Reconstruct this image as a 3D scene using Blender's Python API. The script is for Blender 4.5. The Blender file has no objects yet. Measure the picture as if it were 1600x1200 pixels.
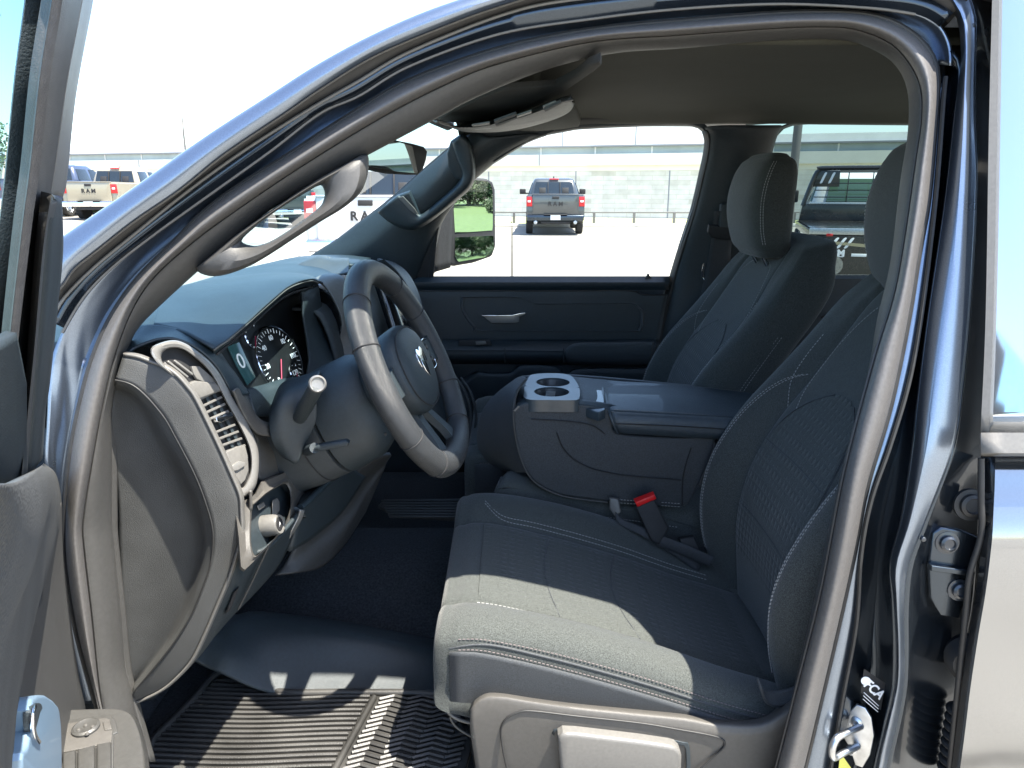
import bpy, bmesh, math, random
from mathutils import Vector, Matrix
random.seed(7)
rad = math.radians
SC = bpy.context.scene
COL = SC.collection
# ------------------------------------------------------------------ camera, sky, sun, exposure
F = 1130.0; PT = rad(15.3); CP = math.cos(PT); SP = math.sin(PT); EYE = 1.65
cam = bpy.data.cameras.new("camera"); camo = bpy.data.objects.new("camera", cam); COL.objects.link(camo)
cam.sensor_width = 36; cam.lens = F * 36 / 1600; cam.clip_start = 0.02; cam.clip_end = 2000
camo.location = (0, 0, EYE); camo.rotation_euler = (rad(90) - PT, 0, 0)
SC.camera = camo
SUN = Vector((0.37, -0.18, 1.0)).normalized()          # towards the sun
w = bpy.data.worlds.new("World"); SC.world = w; w.use_nodes = True
nt = w.node_tree; bg = nt.nodes["Background"]
sky = nt.nodes.new("ShaderNodeTexSky"); sky.sky_type = 'NISHITA'; sky.sun_disc = False
sky.sun_elevation = math.asin(SUN.z); sky.sun_rotation = math.atan2(SUN.x, SUN.y)
sky.air_density = 1.0; sky.dust_density = 1.0; sky.ozone_density = 1.8
nt.links.new(sky.outputs[0], bg.inputs[0]); bg.inputs[1].default_value = 0.135
sl = bpy.data.lights.new("sun", 'SUN'); sl.energy = 5.0; sl.angle = rad(0.5); sl.color = (1, .94, .83)
so = bpy.data.objects.new("sun", sl); COL.objects.link(so); so.rotation_euler = SUN.to_track_quat('Z', 'Y').to_euler()
SC.view_settings.view_transform = 'Standard'; SC.view_settings.look = 'None'; SC.view_settings.gamma = 1
SC.view_settings.exposure = 2.15
SC.cycles.max_bounces = 10; SC.cycles.transparent_max_bounces = 24
SC.cycles.diffuse_bounces = 5; SC.cycles.sample_clamp_indirect = 8

# ------------------------------------------------------------------ placing helpers: a photo pixel plus a real surface gives a world point
def ray(u, v):
    x = (u - 800) / F; y = (600 - v) / F
    return Vector((x, CP + y * SP, -SP + y * CP))
E0 = Vector((0, 0, EYE))
def AY(u, v, Y):
    d = ray(u, v); return E0 + d * (Y / d.y)
def AZ(u, v, Z):
    d = ray(u, v); return E0 + d * ((Z - EYE) / d.z)
def AP(u, v, p0, n):
    d = ray(u, v); return E0 + d * ((Vector(p0) - E0).dot(n) / d.dot(n))
def root(f, lo, hi):
    a = f(lo)
    n = 60; prev = lo
    for i in range(1, n + 1):
        t = lo + (hi - lo) * i / n; b = f(t)
        if (a < 0) != (b < 0):
            for _ in range(40):
                m = (prev + t) / 2
                if (f(m) < 0) == (a < 0): prev = m
                else: t = m
            return (prev + t) / 2
        prev = t; a = b
    return None
def sp(x): return max(0.0, x)
def bodyY(Z):                       # driver's side of the cab: upright below the belt, leaning in above
    s = .5 * (Z - 1.28 + math.sqrt((Z - 1.28) ** 2 + .004)); return .86 + .30 * s
def passY(Z):
    s = .5 * (Z - 1.35 + math.sqrt((Z - 1.35) ** 2 + .002)); return 2.52 - .30 * s
def B(u, v, d=0.0):                 # on the driver's side surface, d inboard
    r = ray(u, v); t = root(lambda t: t * r.y - bodyY(EYE + t * r.z) - d, .3, 5) or 1.0; return E0 + r * t
def Q(u, v, d=0.0):                 # on the passenger side surface, d towards the cabin
    r = ray(u, v); t = root(lambda t: t * r.y - passY(EYE + t * r.z) + d, 1.0, 6.0) or 2.4; return E0 + r * t
HD = Vector((-.60, .84, 0)); DD = Vector((.407, -.914, 0)); DN = Vector((.914, .407, 0))
def D(u, v, n=.05):                 # on the inner face of the opened driver's door
    r = ray(u, v)
    f = lambda t: ((E0 + r * t) - HD).dot(DN) - n - .30 * sp(EYE + t * r.z - 1.30)
    t = root(f, .08, 2.0)
    if t is None: print('DOOR MISS', u, v, n); t = .8
    return E0 + r * t
FN = Vector((1, 0, .30)).normalized()
def G(u, v, off=0.0):               # on the rear facing plane of the dashboard, off towards the cabin
    return AP(u, v, Vector((-.425, 0, 1.25)) + FN * off, FN)
def pl(s, f=None, d=None):
    out = []
    for k, tok in enumerate(s.split()):
        a = [float(q) for q in tok.split(',')]
        dd = a[2] if len(a) > 2 else (d[k] if isinstance(d, (list, tuple)) else d)
        out.append(f(a[0], a[1], dd) if dd is not None else f(a[0], a[1]))
    return out
def V(*a): return Vector(a)

# ------------------------------------------------------------------ mesh helpers
def shift(me, parent):               # parts of the near truck are drawn in world coordinates
    q = parent
    while q and q.parent: q = q.parent
    if q and q.name == 'pickup_truck' and q.get('near'): me.transform(Matrix.Translation(-q.location))
def link(name, bm, mat, parent=None, smooth=True, ang=38, loc=None):
    me = bpy.data.meshes.new(name)
    bmesh.ops.remove_doubles(bm, verts=bm.verts, dist=1e-6)
    for f in bm.faces: f.smooth = smooth
    for e in bm.edges:
        if len(e.link_faces) == 2:
            try: e.smooth = e.calc_face_angle() < rad(ang)
            except ValueError: pass
    bm.to_mesh(me); bm.free(); shift(me, parent)
    o = bpy.data.objects.new(name, me); COL.objects.link(o)
    if mat: me.materials.append(mat)
    if parent: o.parent = parent
    return o
def cr(p0, p1, p2, p3, t):
    return .5 * ((2 * p1) + (p2 - p0) * t + (2 * p0 - 5 * p1 + 4 * p2 - p3) * t * t + (3 * p1 - p0 - 3 * p2 + p3) * t * t * t)
def dense(pts, k=10, closed=False):
    n = len(pts); out = []
    if n < 3 and not closed:
        return [pts[0].lerp(pts[-1], i / k) for i in range(k + 1)]
    segs = n if closed else n - 1
    for i in range(segs):
        if closed: a, b, c, d = pts[i - 1], pts[i], pts[(i + 1) % n], pts[(i + 2) % n]
        else: a, b, c, d = pts[max(0, i - 1)], pts[i], pts[i + 1], pts[min(n - 1, i + 2)]
        if (b - c).length < 1e-9: out.append(b.copy()); continue
        for j in range(k): out.append(cr(a, b, c, d, j / k))
    if not closed: out.append(pts[-1].copy())
    return out
def resample(pts, n, closed=False, smooth=True):
    P = dense(pts, 10, closed) if smooth else list(pts)
    if closed: P = P + [P[0]]
    L = [0]
    for i in range(1, len(P)): L.append(L[-1] + (P[i] - P[i - 1]).length)
    out = []; m = n if closed else n - 1; j = 0
    for i in range(n):
        s = L[-1] * i / m
        while j < len(L) - 2 and L[j + 1] < s: j += 1
        seg = L[j + 1] - L[j]
        out.append(P[j].lerp(P[j + 1], (s - L[j]) / seg if seg > 1e-12 else 0))
    return out
def solid(o, th, off=-1):
    m = o.modifiers.new("thickness", 'SOLIDIFY'); m.thickness = th; m.offset = off; m.use_even_offset = False
    return o
def patch(name, rows, mat, parent=None, nu=40, sub=5, th=.003, smooth=True, toward=None, closed=False, rs=True, ang=38):
    rows = [resample(r, nu, closed, rs) for r in rows]
    cols = []
    if len(rows) > 2 and smooth:
        for j in range(nu): cols.append(dense([r[j] for r in rows], sub))
    elif smooth:
        for j in range(nu): cols.append([rows[0][j].lerp(rows[1][j], i / sub) for i in range(sub + 1)])
    else:
        for j in range(nu): cols.append([r[j] for r in rows])
    nv = min(len(c) for c in cols)
    bm = bmesh.new()
    g = [[bm.verts.new(cols[j][i]) for j in range(nu)] for i in range(nv)]
    jj = nu if closed else nu - 1
    for i in range(nv - 1):
        for j in range(jj):
            q = [g[i][j], g[i][(j + 1) % nu], g[i + 1][(j + 1) % nu], g[i + 1][j]]
            try: bm.faces.new(q)
            except ValueError: pass
    bm.normal_update()
    eye = toward if toward is not None else E0
    s = sum(f.normal.dot(eye - f.calc_center_median()) * f.calc_area() for f in bm.faces)
    if s < 0: bmesh.ops.reverse_faces(bm, faces=bm.faces)
    o = link(name, bm, mat, parent, ang=ang)
    if th: solid(o, th)
    return o
def plate(name, pts, mat, parent=None, th=.01, bev=.003, seg=3, round_=False, n=None, toward=None, ang=38):
    """outline (front face) extruded away from the viewer's side by th along its own normal"""
    if round_: pts = resample(pts, max(24, len(pts) * 4), True)
    bm = bmesh.new(); vs = [bm.verts.new(p) for p in pts]; f = bm.faces.new(vs); bm.normal_update()
    eye = toward if toward is not None else E0
    nn = f.normal.copy() if n is None else n.copy()
    if nn.dot(eye - f.calc_center_median()) < 0: nn = -nn
    r = bmesh.ops.extrude_face_region(bm, geom=[f])
    bmesh.ops.translate(bm, verts=[e for e in r['geom'] if isinstance(e, bmesh.types.BMVert)], vec=-nn * th)
    bmesh.ops.recalc_face_normals(bm, faces=bm.faces)
    if bev:
        ed = [e for e in bm.edges if e.verts[0] in vs and e.verts[1] in vs]
        bmesh.ops.bevel(bm, geom=ed, offset=bev, segments=seg, affect='EDGES', profile=.5, clamp_overlap=True)
    return link(name, bm, mat, parent, ang=ang)
def tube_bm(bm, pts, r, nseg=10, closed=False, n=None, flat=1.0, cap=True, up=None):
    P = resample(pts, n, closed) if n else (dense(pts, 8, closed))
    N = len(P); rings = []
    rr = r if isinstance(r, (list, tuple)) else None
    t0 = None; nrm = None
    for i, p in enumerate(P):
        if closed: t = (P[(i + 1) % N] - P[i - 1])
        else: t = P[min(N - 1, i + 1)] - P[max(0, i - 1)]
        if t.length < 1e-9: t = Vector((1, 0, 0))
        t.normalize()
        if nrm is None:
            u = Vector(up) if up is not None else (Vector((0, 0, 1)) if abs(t.z) < .9 else Vector((1, 0, 0)))
            nrm = (u - t * u.dot(t)).normalized()
        else:
            if up is not None: nrm = Vector(up)
            nrm = (nrm - t * nrm.dot(t)).normalized()
        b = t.cross(nrm)
        q = rr[min(len(rr) - 1, int(i * len(rr) / N))] if rr else r
        if rr:
            x = i / (N - 1) * (len(rr) - 1); k = min(len(rr) - 2, int(x)); q = rr[k] + (rr[k + 1] - rr[k]) * (x - k)
        rings.append([bm.verts.new(p + nrm * (math.cos(a) * q) + b * (math.sin(a) * q * flat)) for a in [2 * math.pi * k / nseg for k in range(nseg)]])
    m = N if closed else N - 1
    for i in range(m):
        A, C = rings[i], rings[(i + 1) % N]
        for k in range(nseg): bm.faces.new((A[k], A[(k + 1) % nseg], C[(k + 1) % nseg], C[k]))
    if not closed and cap:
        bm.faces.new(rings[0][::-1]); bm.faces.new(rings[-1])
def tube(name, pts, r, mat, parent=None, **k):
    bm = bmesh.new(); tube_bm(bm, pts, r, **k); bmesh.ops.recalc_face_normals(bm, faces=bm.faces)
    return link(name, bm, mat, parent)
def box_bm(bm, c, s, rot=None, bev=0, seg=2):
    r = bmesh.ops.create_cube(bm, size=1); vs = r['verts']
    M = Matrix.Translation(Vector(c)) @ (rot.to_4x4() if rot else Matrix()) @ Matrix.Diagonal((s[0], s[1], s[2], 1))
    bmesh.ops.transform(bm, matrix=M, verts=vs)
    if bev:
        es = list({e for v in vs for e in v.link_edges})
        bmesh.ops.bevel(bm, geom=es, offset=bev, segments=seg, affect='EDGES', profile=.5, clamp_overlap=True)
def box(name, c, s, mat, parent=None, rot=None, bev=.004, seg=3):
    bm = bmesh.new(); box_bm(bm, c, s, rot, bev, seg); return link(name, bm, mat, parent)
def cyl_bm(bm, c, axis, r, h, n=24, r2=None, bev=0):
    q = Vector(axis).to_track_quat('Z', 'Y').to_matrix().to_4x4()
    g = bmesh.ops.create_cone(bm, cap_ends=True, segments=n, radius1=r, radius2=r if r2 is None else r2, depth=h)
    if bev:
        es = [e for e in {e for v in g['verts'] for e in v.link_edges} if len(e.link_faces) == 2 and e.calc_face_angle() > .8]
        vs0 = set(bm.verts) - set(g['verts'])
        b = bmesh.ops.bevel(bm, geom=es, offset=bev, segments=3, affect='EDGES', profile=.5)
        vs = [v for v in bm.verts if v not in vs0]
    else: vs = g['verts']
    bmesh.ops.transform(bm, matrix=Matrix.Translation(Vector(c)) @ q, verts=vs)
def cyl(name, c, axis, r, h, mat, parent=None, n=28, r2=None, bev=0):
    bm = bmesh.new(); cyl_bm(bm, c, axis, r, h, n, r2, bev); return link(name, bm, mat, parent)
def lathe(name, c, axis, prof, mat, parent=None, n=32, up=None):
    a = Vector(axis).normalized(); u = (Vector(up) if up else (Vector((0, 0, 1)) if abs(a.z) < .9 else Vector((1, 0, 0))))
    e1 = (u - a * u.dot(a)).normalized(); e2 = a.cross(e1); bm = bmesh.new(); R = []
    for (r, h) in prof:
        R.append([bm.verts.new(Vector(c) + a * h + e1 * (r * math.cos(2 * math.pi * k / n)) + e2 * (r * math.sin(2 * math.pi * k / n))) for k in range(n)])
    for i in range(len(R) - 1):
        for k in range(n): bm.faces.new((R[i][k], R[i][(k + 1) % n], R[i + 1][(k + 1) % n], R[i + 1][k]))
    bm.faces.new(R[0][::-1]); bm.faces.new(R[-1])
    bmesh.ops.remove_doubles(bm, verts=bm.verts, dist=1e-5)
    bmesh.ops.recalc_face_normals(bm, faces=bm.faces)
    return link(name, bm, mat, parent)
def loft_bm(bm, loops, cap=True):
    R = [[bm.verts.new(p) for p in L] for L in loops]; n = len(R[0])
    for i in range(len(R) - 1):
        for k in range(n): bm.faces.new((R[i][k], R[i][(k + 1) % n], R[i + 1][(k + 1) % n], R[i + 1][k]))
    if cap:
        for L in (R[0], R[-1]):
            c = bm.verts.new(sum((v.co for v in L), Vector()) / n)
            for k in range(n): bm.faces.new((L[k], L[(k + 1) % n], c))
    bmesh.ops.recalc_face_normals(bm, faces=bm.faces)
def stitch(name, pts, mat, parent=None, gap=.0075, ln=.0045, r=.00055, off=None):
    P = dense(pts, 12); L = [0]
    for i in range(1, len(P)): L.append(L[-1] + (P[i] - P[i - 1]).length)
    N = max(2, int(L[-1] / gap)); Rr = resample(P, N * 2 + 1, smooth=False)
    bm = bmesh.new()
    for i in range(N):
        a = Rr[2 * i]; b = Rr[2 * i + 1]; d = (b - a)
        if d.length < 1e-6: continue
        d.normalize(); c = (a + b) / 2
        if off: c = c + off
        q = d.to_track_quat('X', 'Z').to_matrix(); box_bm(bm, c, (ln, r * 2, r * 2), q)
    return link(name, bm, mat, parent, smooth=False)
def text(name, body, mat, parent, origin, xdir, ydir, size, depth=.001, bold=.0, spacing=1.0, align='CENTER'):
    cu = bpy.data.curves.new(name, 'FONT'); cu.body = body; cu.size = size; cu.extrude = depth; cu.offset = bold
    cu.align_x = align; cu.align_y = 'CENTER'; cu.space_character = spacing
    tmp = bpy.data.objects.new(name, cu); COL.objects.link(tmp)
    dg = bpy.context.evaluated_depsgraph_get(); me = bpy.data.meshes.new_from_object(tmp.evaluated_get(dg))
    bpy.data.objects.remove(tmp)
    x = Vector(xdir).normalized(); y = (Vector(ydir) - x * Vector(ydir).dot(x)).normalized(); z = x.cross(y)
    M = Matrix((x, y, z)).transposed().to_4x4(); M.translation = Vector(origin)
    me.transform(M); me.name = name
    o = bpy.data.objects.new(name, me); COL.objects.link(o); me.materials.clear(); me.materials.append(mat)
    if parent: o.parent = parent; shift(me, parent)
    return o
def empty(name, loc, label=None, cat=None, group=None, rz=0):
    o = bpy.data.objects.new(name, None); COL.objects.link(o); o.location = loc; o.rotation_euler = (0, 0, rz); o.empty_display_size = .2
    return tag(o, label, cat, group)
def tag(o, label=None, cat=None, group=None, kind=None):
    if label: o['label'] = label
    if cat: o['category'] = cat
    if group: o['group'] = group
    if kind: o['kind'] = kind
    return o

# ------------------------------------------------------------------ materials
def mat(name, col, rough=.5, metal=0, spec=.5, coat=0, noise=None, bump=None, flake=0, sheen=0, emit=None):
    m = bpy.data.materials.new(name); m.use_nodes = True; t = m.node_tree; b = t.nodes["Principled BSDF"]
    b.inputs['Base Color'].default_value = (*col, 1); b.inputs['Roughness'].default_value = rough
    b.inputs['Metallic'].default_value = metal; b.inputs['Specular IOR Level'].default_value = spec
    b.inputs['Coat Weight'].default_value = coat; b.inputs['Coat Roughness'].default_value = .03
    if sheen: b.inputs['Sheen Weight'].default_value = sheen; b.inputs['Sheen Roughness'].default_value = .4
    tc = t.nodes.new("ShaderNodeTexCoord")
    if noise:                                     # (scale, amount, detail): mottling of the base colour
        n = t.nodes.new("ShaderNodeTexNoise"); n.inputs['Scale'].default_value = noise[0]; n.inputs['Detail'].default_value = noise[2] if len(noise) > 2 else 3
        t.links.new(tc.outputs['Object'], n.inputs['Vector'])
        r = t.nodes.new("ShaderNodeMapRange"); r.inputs[1].default_value = .3; r.inputs[2].default_value = .7
        r.inputs[3].default_value = 1 - noise[1]; r.inputs[4].default_value = 1 + noise[1]
        t.links.new(n.outputs[0], r.inputs[0])
        h = t.nodes.new("ShaderNodeVectorMath"); h.operation = 'SCALE'; h.inputs[0].default_value = col
        t.links.new(r.outputs[0], h.inputs['Scale']); t.links.new(h.outputs[0], b.inputs['Base Color'])
        rr = t.nodes.new("ShaderNodeMapRange"); rr.inputs[3].default_value = max(0, rough - .07); rr.inputs[4].default_value = min(1, rough + .07)
        n2 = t.nodes.new("ShaderNodeTexNoise"); n2.inputs['Scale'].default_value = 9; n2.inputs['Detail'].default_value = 5
        t.links.new(tc.outputs['Object'], n2.inputs['Vector']); t.links.new(n2.outputs[0], rr.inputs[0]); t.links.new(rr.outputs[0], b.inputs['Roughness'])
    if bump:                                      # (kind, scale, strength)
        if bump[0] == 'n':
            n = t.nodes.new("ShaderNodeTexNoise"); n.inputs['Detail'].default_value = 4; out = n.outputs[0]
        else:
            n = t.nodes.new("ShaderNodeTexVoronoi"); n.feature = 'DISTANCE_TO_EDGE' if bump[0] == 'e' else 'F1'
            if len(bump) > 3: n.inputs['Randomness'].default_value = bump[3]
            out = n.outputs['Distance']
        n.inputs['Scale'].default_value = bump[1]; t.links.new(tc.outputs['Object'], n.inputs['Vector'])
        bp = t.nodes.new("ShaderNodeBump"); bp.inputs['Strength'].default_value = bump[2]; bp.inputs['Distance'].default_value = .002
        t.links.new(out, bp.inputs['Height']); t.links.new(bp.outputs[0], b.inputs['Normal'])
    if emit: b.inputs['Emission Color'].default_value = (*emit[0], 1); b.inputs['Emission Strength'].default_value = emit[1]
    return m
def glassm(name, tint, refl=.12, rough=0.0):
    m = bpy.data.materials.new(name); m.use_nodes = True; t = m.node_tree; t.nodes.clear()
    o = t.nodes.new("ShaderNodeOutputMaterial"); mx = t.nodes.new("ShaderNodeMixShader"); tr = t.nodes.new("ShaderNodeBsdfTransparent")
    gl = t.nodes.new("ShaderNodeBsdfGlossy"); fr = t.nodes.new("ShaderNodeLayerWeight"); mu = t.nodes.new("ShaderNodeMath")
    tr.inputs[0].default_value = (*tint, 1); gl.inputs['Roughness'].default_value = rough; gl.inputs[0].default_value = (.9, .95, 1, 1)
    mu.operation = 'POWER'; mu.inputs[1].default_value = 5; fr.inputs['Blend'].default_value = .5
    ad = t.nodes.new("ShaderNodeMath"); ad.operation = 'MULTIPLY_ADD'; ad.inputs[1].default_value = min(.8, refl * 8); ad.inputs[2].default_value = refl * .5
    t.links.new(fr.outputs['Facing'], mu.inputs[0]); t.links.new(mu.outputs[0], ad.inputs[0]); t.links.new(ad.outputs[0], mx.inputs[0]); t.links.new(tr.outputs[0], mx.inputs[1]); t.links.new(gl.outputs[0], mx.inputs[2])
    t.links.new(mx.outputs[0], o.inputs[0]); return m
M = {}
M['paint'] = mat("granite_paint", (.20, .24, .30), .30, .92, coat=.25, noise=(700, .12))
M['paint_dark'] = mat("paint_jamb_shade", (.045, .058, .075), .24, .9, coat=.35, noise=(700, .15))  # body paint darkened: the jamb's dark reflections are put into the base colour
M['rubber'] = mat("black_rubber", (.018, .018, .018), .55, noise=(60, .2))
M['seal'] = mat("seal_vinyl", (.086, .082, .079), .40, noise=(220, .12), bump=('n', 1400, .25))
M['trim'] = mat("grey_trim", (.048, .047, .045), .5, noise=(160, .1), bump=('n', 1100, .3))
M['trimdk'] = mat("charcoal_trim", (.019, .027, .032), .5, noise=(160, .12), bump=('n', 900, .35))
M['dash'] = mat("dash_pad", (.042, .048, .052), .46, noise=(120, .1), bump=('v', 900, .35))
M['dashtop'] = mat("dash_top", (.016, .026, .033), .42, noise=(60, .1), bump=('v', 900, .25))  # blue of the light at the windshield is tinted into the base colour
M['dashend'] = mat("dash_end_panel", (.050, .051, .050), .55, noise=(14, .2, 6), bump=('v', 1000, .3))
M['greyplast'] = mat("mid_grey_plastic", (.115, .111, .103), .42, noise=(200, .08), bump=('n', 1000, .2))
M['beigeplast'] = mat("warm_grey_plastic", (.070, .066, .060), .5, noise=(150, .08), bump=('n', 1200, .35))
M['silverplast'] = mat("satin_silver_plastic", (.20, .195, .185), .3, .35, noise=(300, .06))
M['black'] = mat("gloss_black", (.006, .007, .008), .08)
M['matblack'] = mat("matt_black", (.012, .012, .013), .7, noise=(80, .2))
M['chrome'] = mat("bright_metal", (.75, .76, .78), .12, 1, noise=(40, .05))
M['steel'] = mat("zinc_steel", (.5, .52, .54), .32, 1, noise=(60, .2))
M['boltdk'] = mat("painted_bolt", (.03, .036, .045), .3, .4, coat=.6)
M['leather'] = mat("leather_wrap", (.028, .030, .032), .36, noise=(90, .1), bump=('v', 1300, .45))
M['fabric'] = mat("seat_fabric", (.052, .057, .054), .92, sheen=.2, spec=.25, noise=(620, .5, 2), bump=('n', 900, .6))
M['fabric2'] = mat("seat_side_vinyl", (.031, .035, .039), .62, sheen=.1, noise=(620, .4, 2), bump=('n', 1500, .4))
M['insert'] = mat("seat_insert_fabric", (.052, .057, .054), .92, sheen=.2, spec=.25, noise=(620, .5, 2), bump=('e', 60, 1.6, .1))
M['thread'] = mat("pale_thread", (.30, .30, .29), .7)
M['threadp'] = mat("shield_thread", (.13, .11, .11), .7)
M['carpet'] = mat("black_carpet", (.020, .023, .027), .97, noise=(220, .6, 6), bump=('n', 350, 1.0))
M['mat'] = mat("rubber_mat", (.034, .033, .031), .45, noise=(9, .45, 8), bump=('n', 400, .3))
M['headliner'] = mat("headliner_cloth", (.036, .036, .026), .95, noise=(600, .15), bump=('n', 900, .3))
M['red'] = mat("red_plastic", (.62, .01, .012), .35)
M['belt'] = mat("belt_webbing", (.03, .032, .035), .7, bump=('n', 900, .5), noise=(300, .2))
M['handle_sky'] = mat("handle_sky_tint", (.17, .25, .33), .42, .3, coat=.1)  # blue base colour stands in for sky reflected in the pull handle
M['conc'] = mat("concrete", (.5, .48, .44), .85, noise=(3, .06, 8))
M['white'] = mat("white_print", (.8, .8, .8), .5)
M['display'] = mat("display_panel", (.015, .05, .06), .12, emit=((.05, .14, .16), .06))
M['dial'] = mat("dial_print", (.6, .63, .65), .5, emit=((.5, .6, .65), .12))
M['dialred'] = mat("dial_red", (.35, .01, .05), .5)
M['mirror'] = mat("mirror_glass", (.85, .88, .88), .01, 1)
M['clear'] = glassm("side_glass", (.93, .97, .96), .08)
M['wsglass'] = glassm("windshield_glass", (.66, .84, .88), .10)
M['privacy'] = glassm("privacy_glass", (.26, .32, .32), .006)
M['doorglass'] = glassm("door_glass", (.52, .74, .76), .10)
M['cluster'] = mat('cluster_face', (.005, .006, .007), .5)
M['switch'] = mat('switch_plastic', (.048, .047, .044), .4, noise=(200, .08), bump=('n', 1000, .2))
M['gloss'] = mat('door_paint', (.28, .29, .30), .12, .92, coat=.2, noise=(600, .06))
M['visor'] = mat('shaded_visor_cloth', (.03, .03, .028), .9, noise=(500, .2))  # cloth darkened to carry the shade on the visor's underside
M['lens'] = mat("cupholder_insert", (.03, .03, .032), .4)

# ------------------------------------------------------------------ THE TRUCK: body, openings, glass
T = empty("pickup_truck", (0, 1.69, 0), "dark blue pickup truck with its driver's door open, showing the charcoal cabin", "pickup truck")
T['near'] = 1
def both(L, d): return [B(p[0], p[1], d) for p in L]
def uv(s): return [tuple(float(x) for x in t.split(',')) for t in s.split()]
cE0 = uv("80,386 98,371 150,335 215,290 320,215 420,150 490,105 560,66 630,33 700,6 780,-18 900,-44 1060,-60 1215,-66 1380,-60 1540,-45")
cE1 = uv("80,462 97,446 115,420 150,392 210,345 280,297 350,241 448,175 500,139 587,86 696,40 780,10 885,-18 1060,-36 1215,-42 1380,-38 1540,-25")
cE2 = uv("80,503 100,466 147,418 210,366 280,309 350,257 420,210 500,161 560,127 640,81 780,25 885,1 1060,-14 1215,-19 1355,-14 1440,-6 1490,20")
cE3 = uv("74,720 76,640 80,563 97,520 130,465 175,418 240,367 315,313 420,238 500,177 560,150 640,103 780,53 920,30 1060,14 1215,6 1355,12 1430,22 1468,42 1484,80 1480,133")
cE4 = uv("195,1262 170,1180 154,1109 122,990 105,885 103,810 112,705 130,617 147,558 175,495 217,435 280,372 315,336 370,294 453,242 545,182 640,127 780,77 920,48 1060,34 1215,22 1300,20 1355,24 1400,38 1440,67 1460,100 1464,140 1460,200 1450,312 1435,395 1418,500 1390,635 1355,755 1337,850 1306,990 1280,1100 1257,1196 1240,1262")
cE5 = uv("222,1262 190,1180 160,1109 142,955 130,850 130,810 147,705 164,617 182,547 210,477 245,428 304,376 370,328 474,258 595,184 700,130 780,99 920,66 1060,55 1215,44 1290,42 1337,46 1390,67 1422,101 1439,140 1440,190 1432,245 1411,390 1395,470 1365,567 1320,740 1285,920 1250,1060 1215,1196 1198,1262")
cE6 = uv("252,1262 225,1180 207,1085 196,1042 189,955 178,850 175,806 175,700 176,635 186,590 200,545 217,512 250,478 308,425 370,372 420,330 500,283 570,245 675,189 745,152 850,110 955,84 1060,76 1215,64 1320,64 1376,84 1405,110 1419,150 1418,210 1407,280 1391,410 1370,500 1355,586 1312,745 1277,915 1244,1060 1212,1196 1195,1262")
patch("pillar_skin", [both(cE0, .05), both(cE0, .0), both([((a[0]+b[0])/2,(a[1]+b[1])/2) for a,b in zip(resample([V(*p,0) for p in cE0],16),resample([V(*p,0) for p in cE1],16))], -.012), both(cE1, .0)], M['paint'], T, nu=120, sub=4, th=.004)
patch("roof_seal", [both(cE1, .002), both(cE1, .022), both(cE2, .03)], M['rubber'], T, nu=120, sub=3, th=.004, smooth=False)
def near0(P, Qs):
    F_ = resample(Qs, 900); out = []; k0 = 0
    for p in P:
        k0 = min(range(k0, min(len(F_), k0 + 60)), key=lambda k: (F_[k] - p).length); out.append(F_[k0])
    return out
j2 = resample([V(*p, 0) for p in cE2], 200); j3 = near0(j2, [V(*p, 0) for p in cE3[2:]])
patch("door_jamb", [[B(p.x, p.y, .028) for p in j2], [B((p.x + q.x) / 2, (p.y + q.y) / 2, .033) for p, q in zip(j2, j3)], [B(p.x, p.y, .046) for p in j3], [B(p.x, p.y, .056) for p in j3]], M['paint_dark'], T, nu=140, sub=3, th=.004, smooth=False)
for c, d in ((cE1, .004), (cE2[:-2], .028), (cE3[3:-3], .046)):
    tube("seal_bead", both(c, d), .0022, M['greyplast'], T, n=140, nseg=6)
r4 = [B(*p, .060) for p in cE4]; r5 = [B(*p, .075) for p in cE5]
def mix(a, b, k, d, n=150):
    A = resample([V(*p, 0) for p in a], n); Bb = resample([V(*p, 0) for p in b], n)
    return [B(x.x + (y.x - x.x) * k, x.y + (y.y - x.y) * k, d) for x, y in zip(A, Bb)]
N = 150
rs4 = resample([V(*p, 0) for p in cE4], N); rs5 = resample([V(*p, 0) for p in cE5], N); rs6 = resample([V(*p, 0) for p in cE6], N)
def near(P, Qs):                     # pair every point of P with the nearest of a finely cut Qs, keeping order
    F_ = resample(Qs, 900); out = []; k0 = 0
    for p in P:
        best = min(range(k0, min(len(F_), k0 + 60)), key=lambda k: (F_[k] - p).length); k0 = best; out.append(F_[best])
    return out
n5 = near(rs4, [V(*p, 0) for p in cE5]); n6 = near(n5, [V(*p, 0) for p in cE6])
def lerp2(a, b, k, d): return [B(p.x + (q.x - p.x) * k, p.y + (q.y - p.y) * k, d) for p, q in zip(a, b)]
E3c = [V(p[0], p[1], 0) for p in cE3]; E3r = resample(E3c, 200)
e4r = near(resample([V(*p, 0) for p in cE4[4:26]], 200), [V(*p, 0) for p in cE3])
e4s = resample([V(*p, 0) for p in cE4[4:26]], 200)
patch("jamb_panel", [lerp2(e4r, e4s, 0, .050), lerp2(e4r, e4s, .35, .062), lerp2(e4r, e4s, .8, .078), lerp2(e4r, e4s, 1, .070)], M['paint'], T, nu=200, sub=3, th=.004)
patch("hinge_pillar", [both(uv("76,560 74,700 74,800 74,900 80,1000 90,1100"), .070), both(uv("140,560 108,720 102,810 104,885 121,990 150,1100"), .078)], M['paint'], T, nu=40, sub=3, th=.004)
patch("weatherstrip", [lerp2(rs4, n5, 0, .066), lerp2(rs4, n5, .02, .050), lerp2(rs4, n5, .22, .036), lerp2(rs4, n5, .5, .031), lerp2(rs4, n5, .78, .038), lerp2(rs4, n5, .97, .052), lerp2(rs4, n5, 1, .070)], M['seal'], T, nu=260, sub=4, th=.003)
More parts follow.
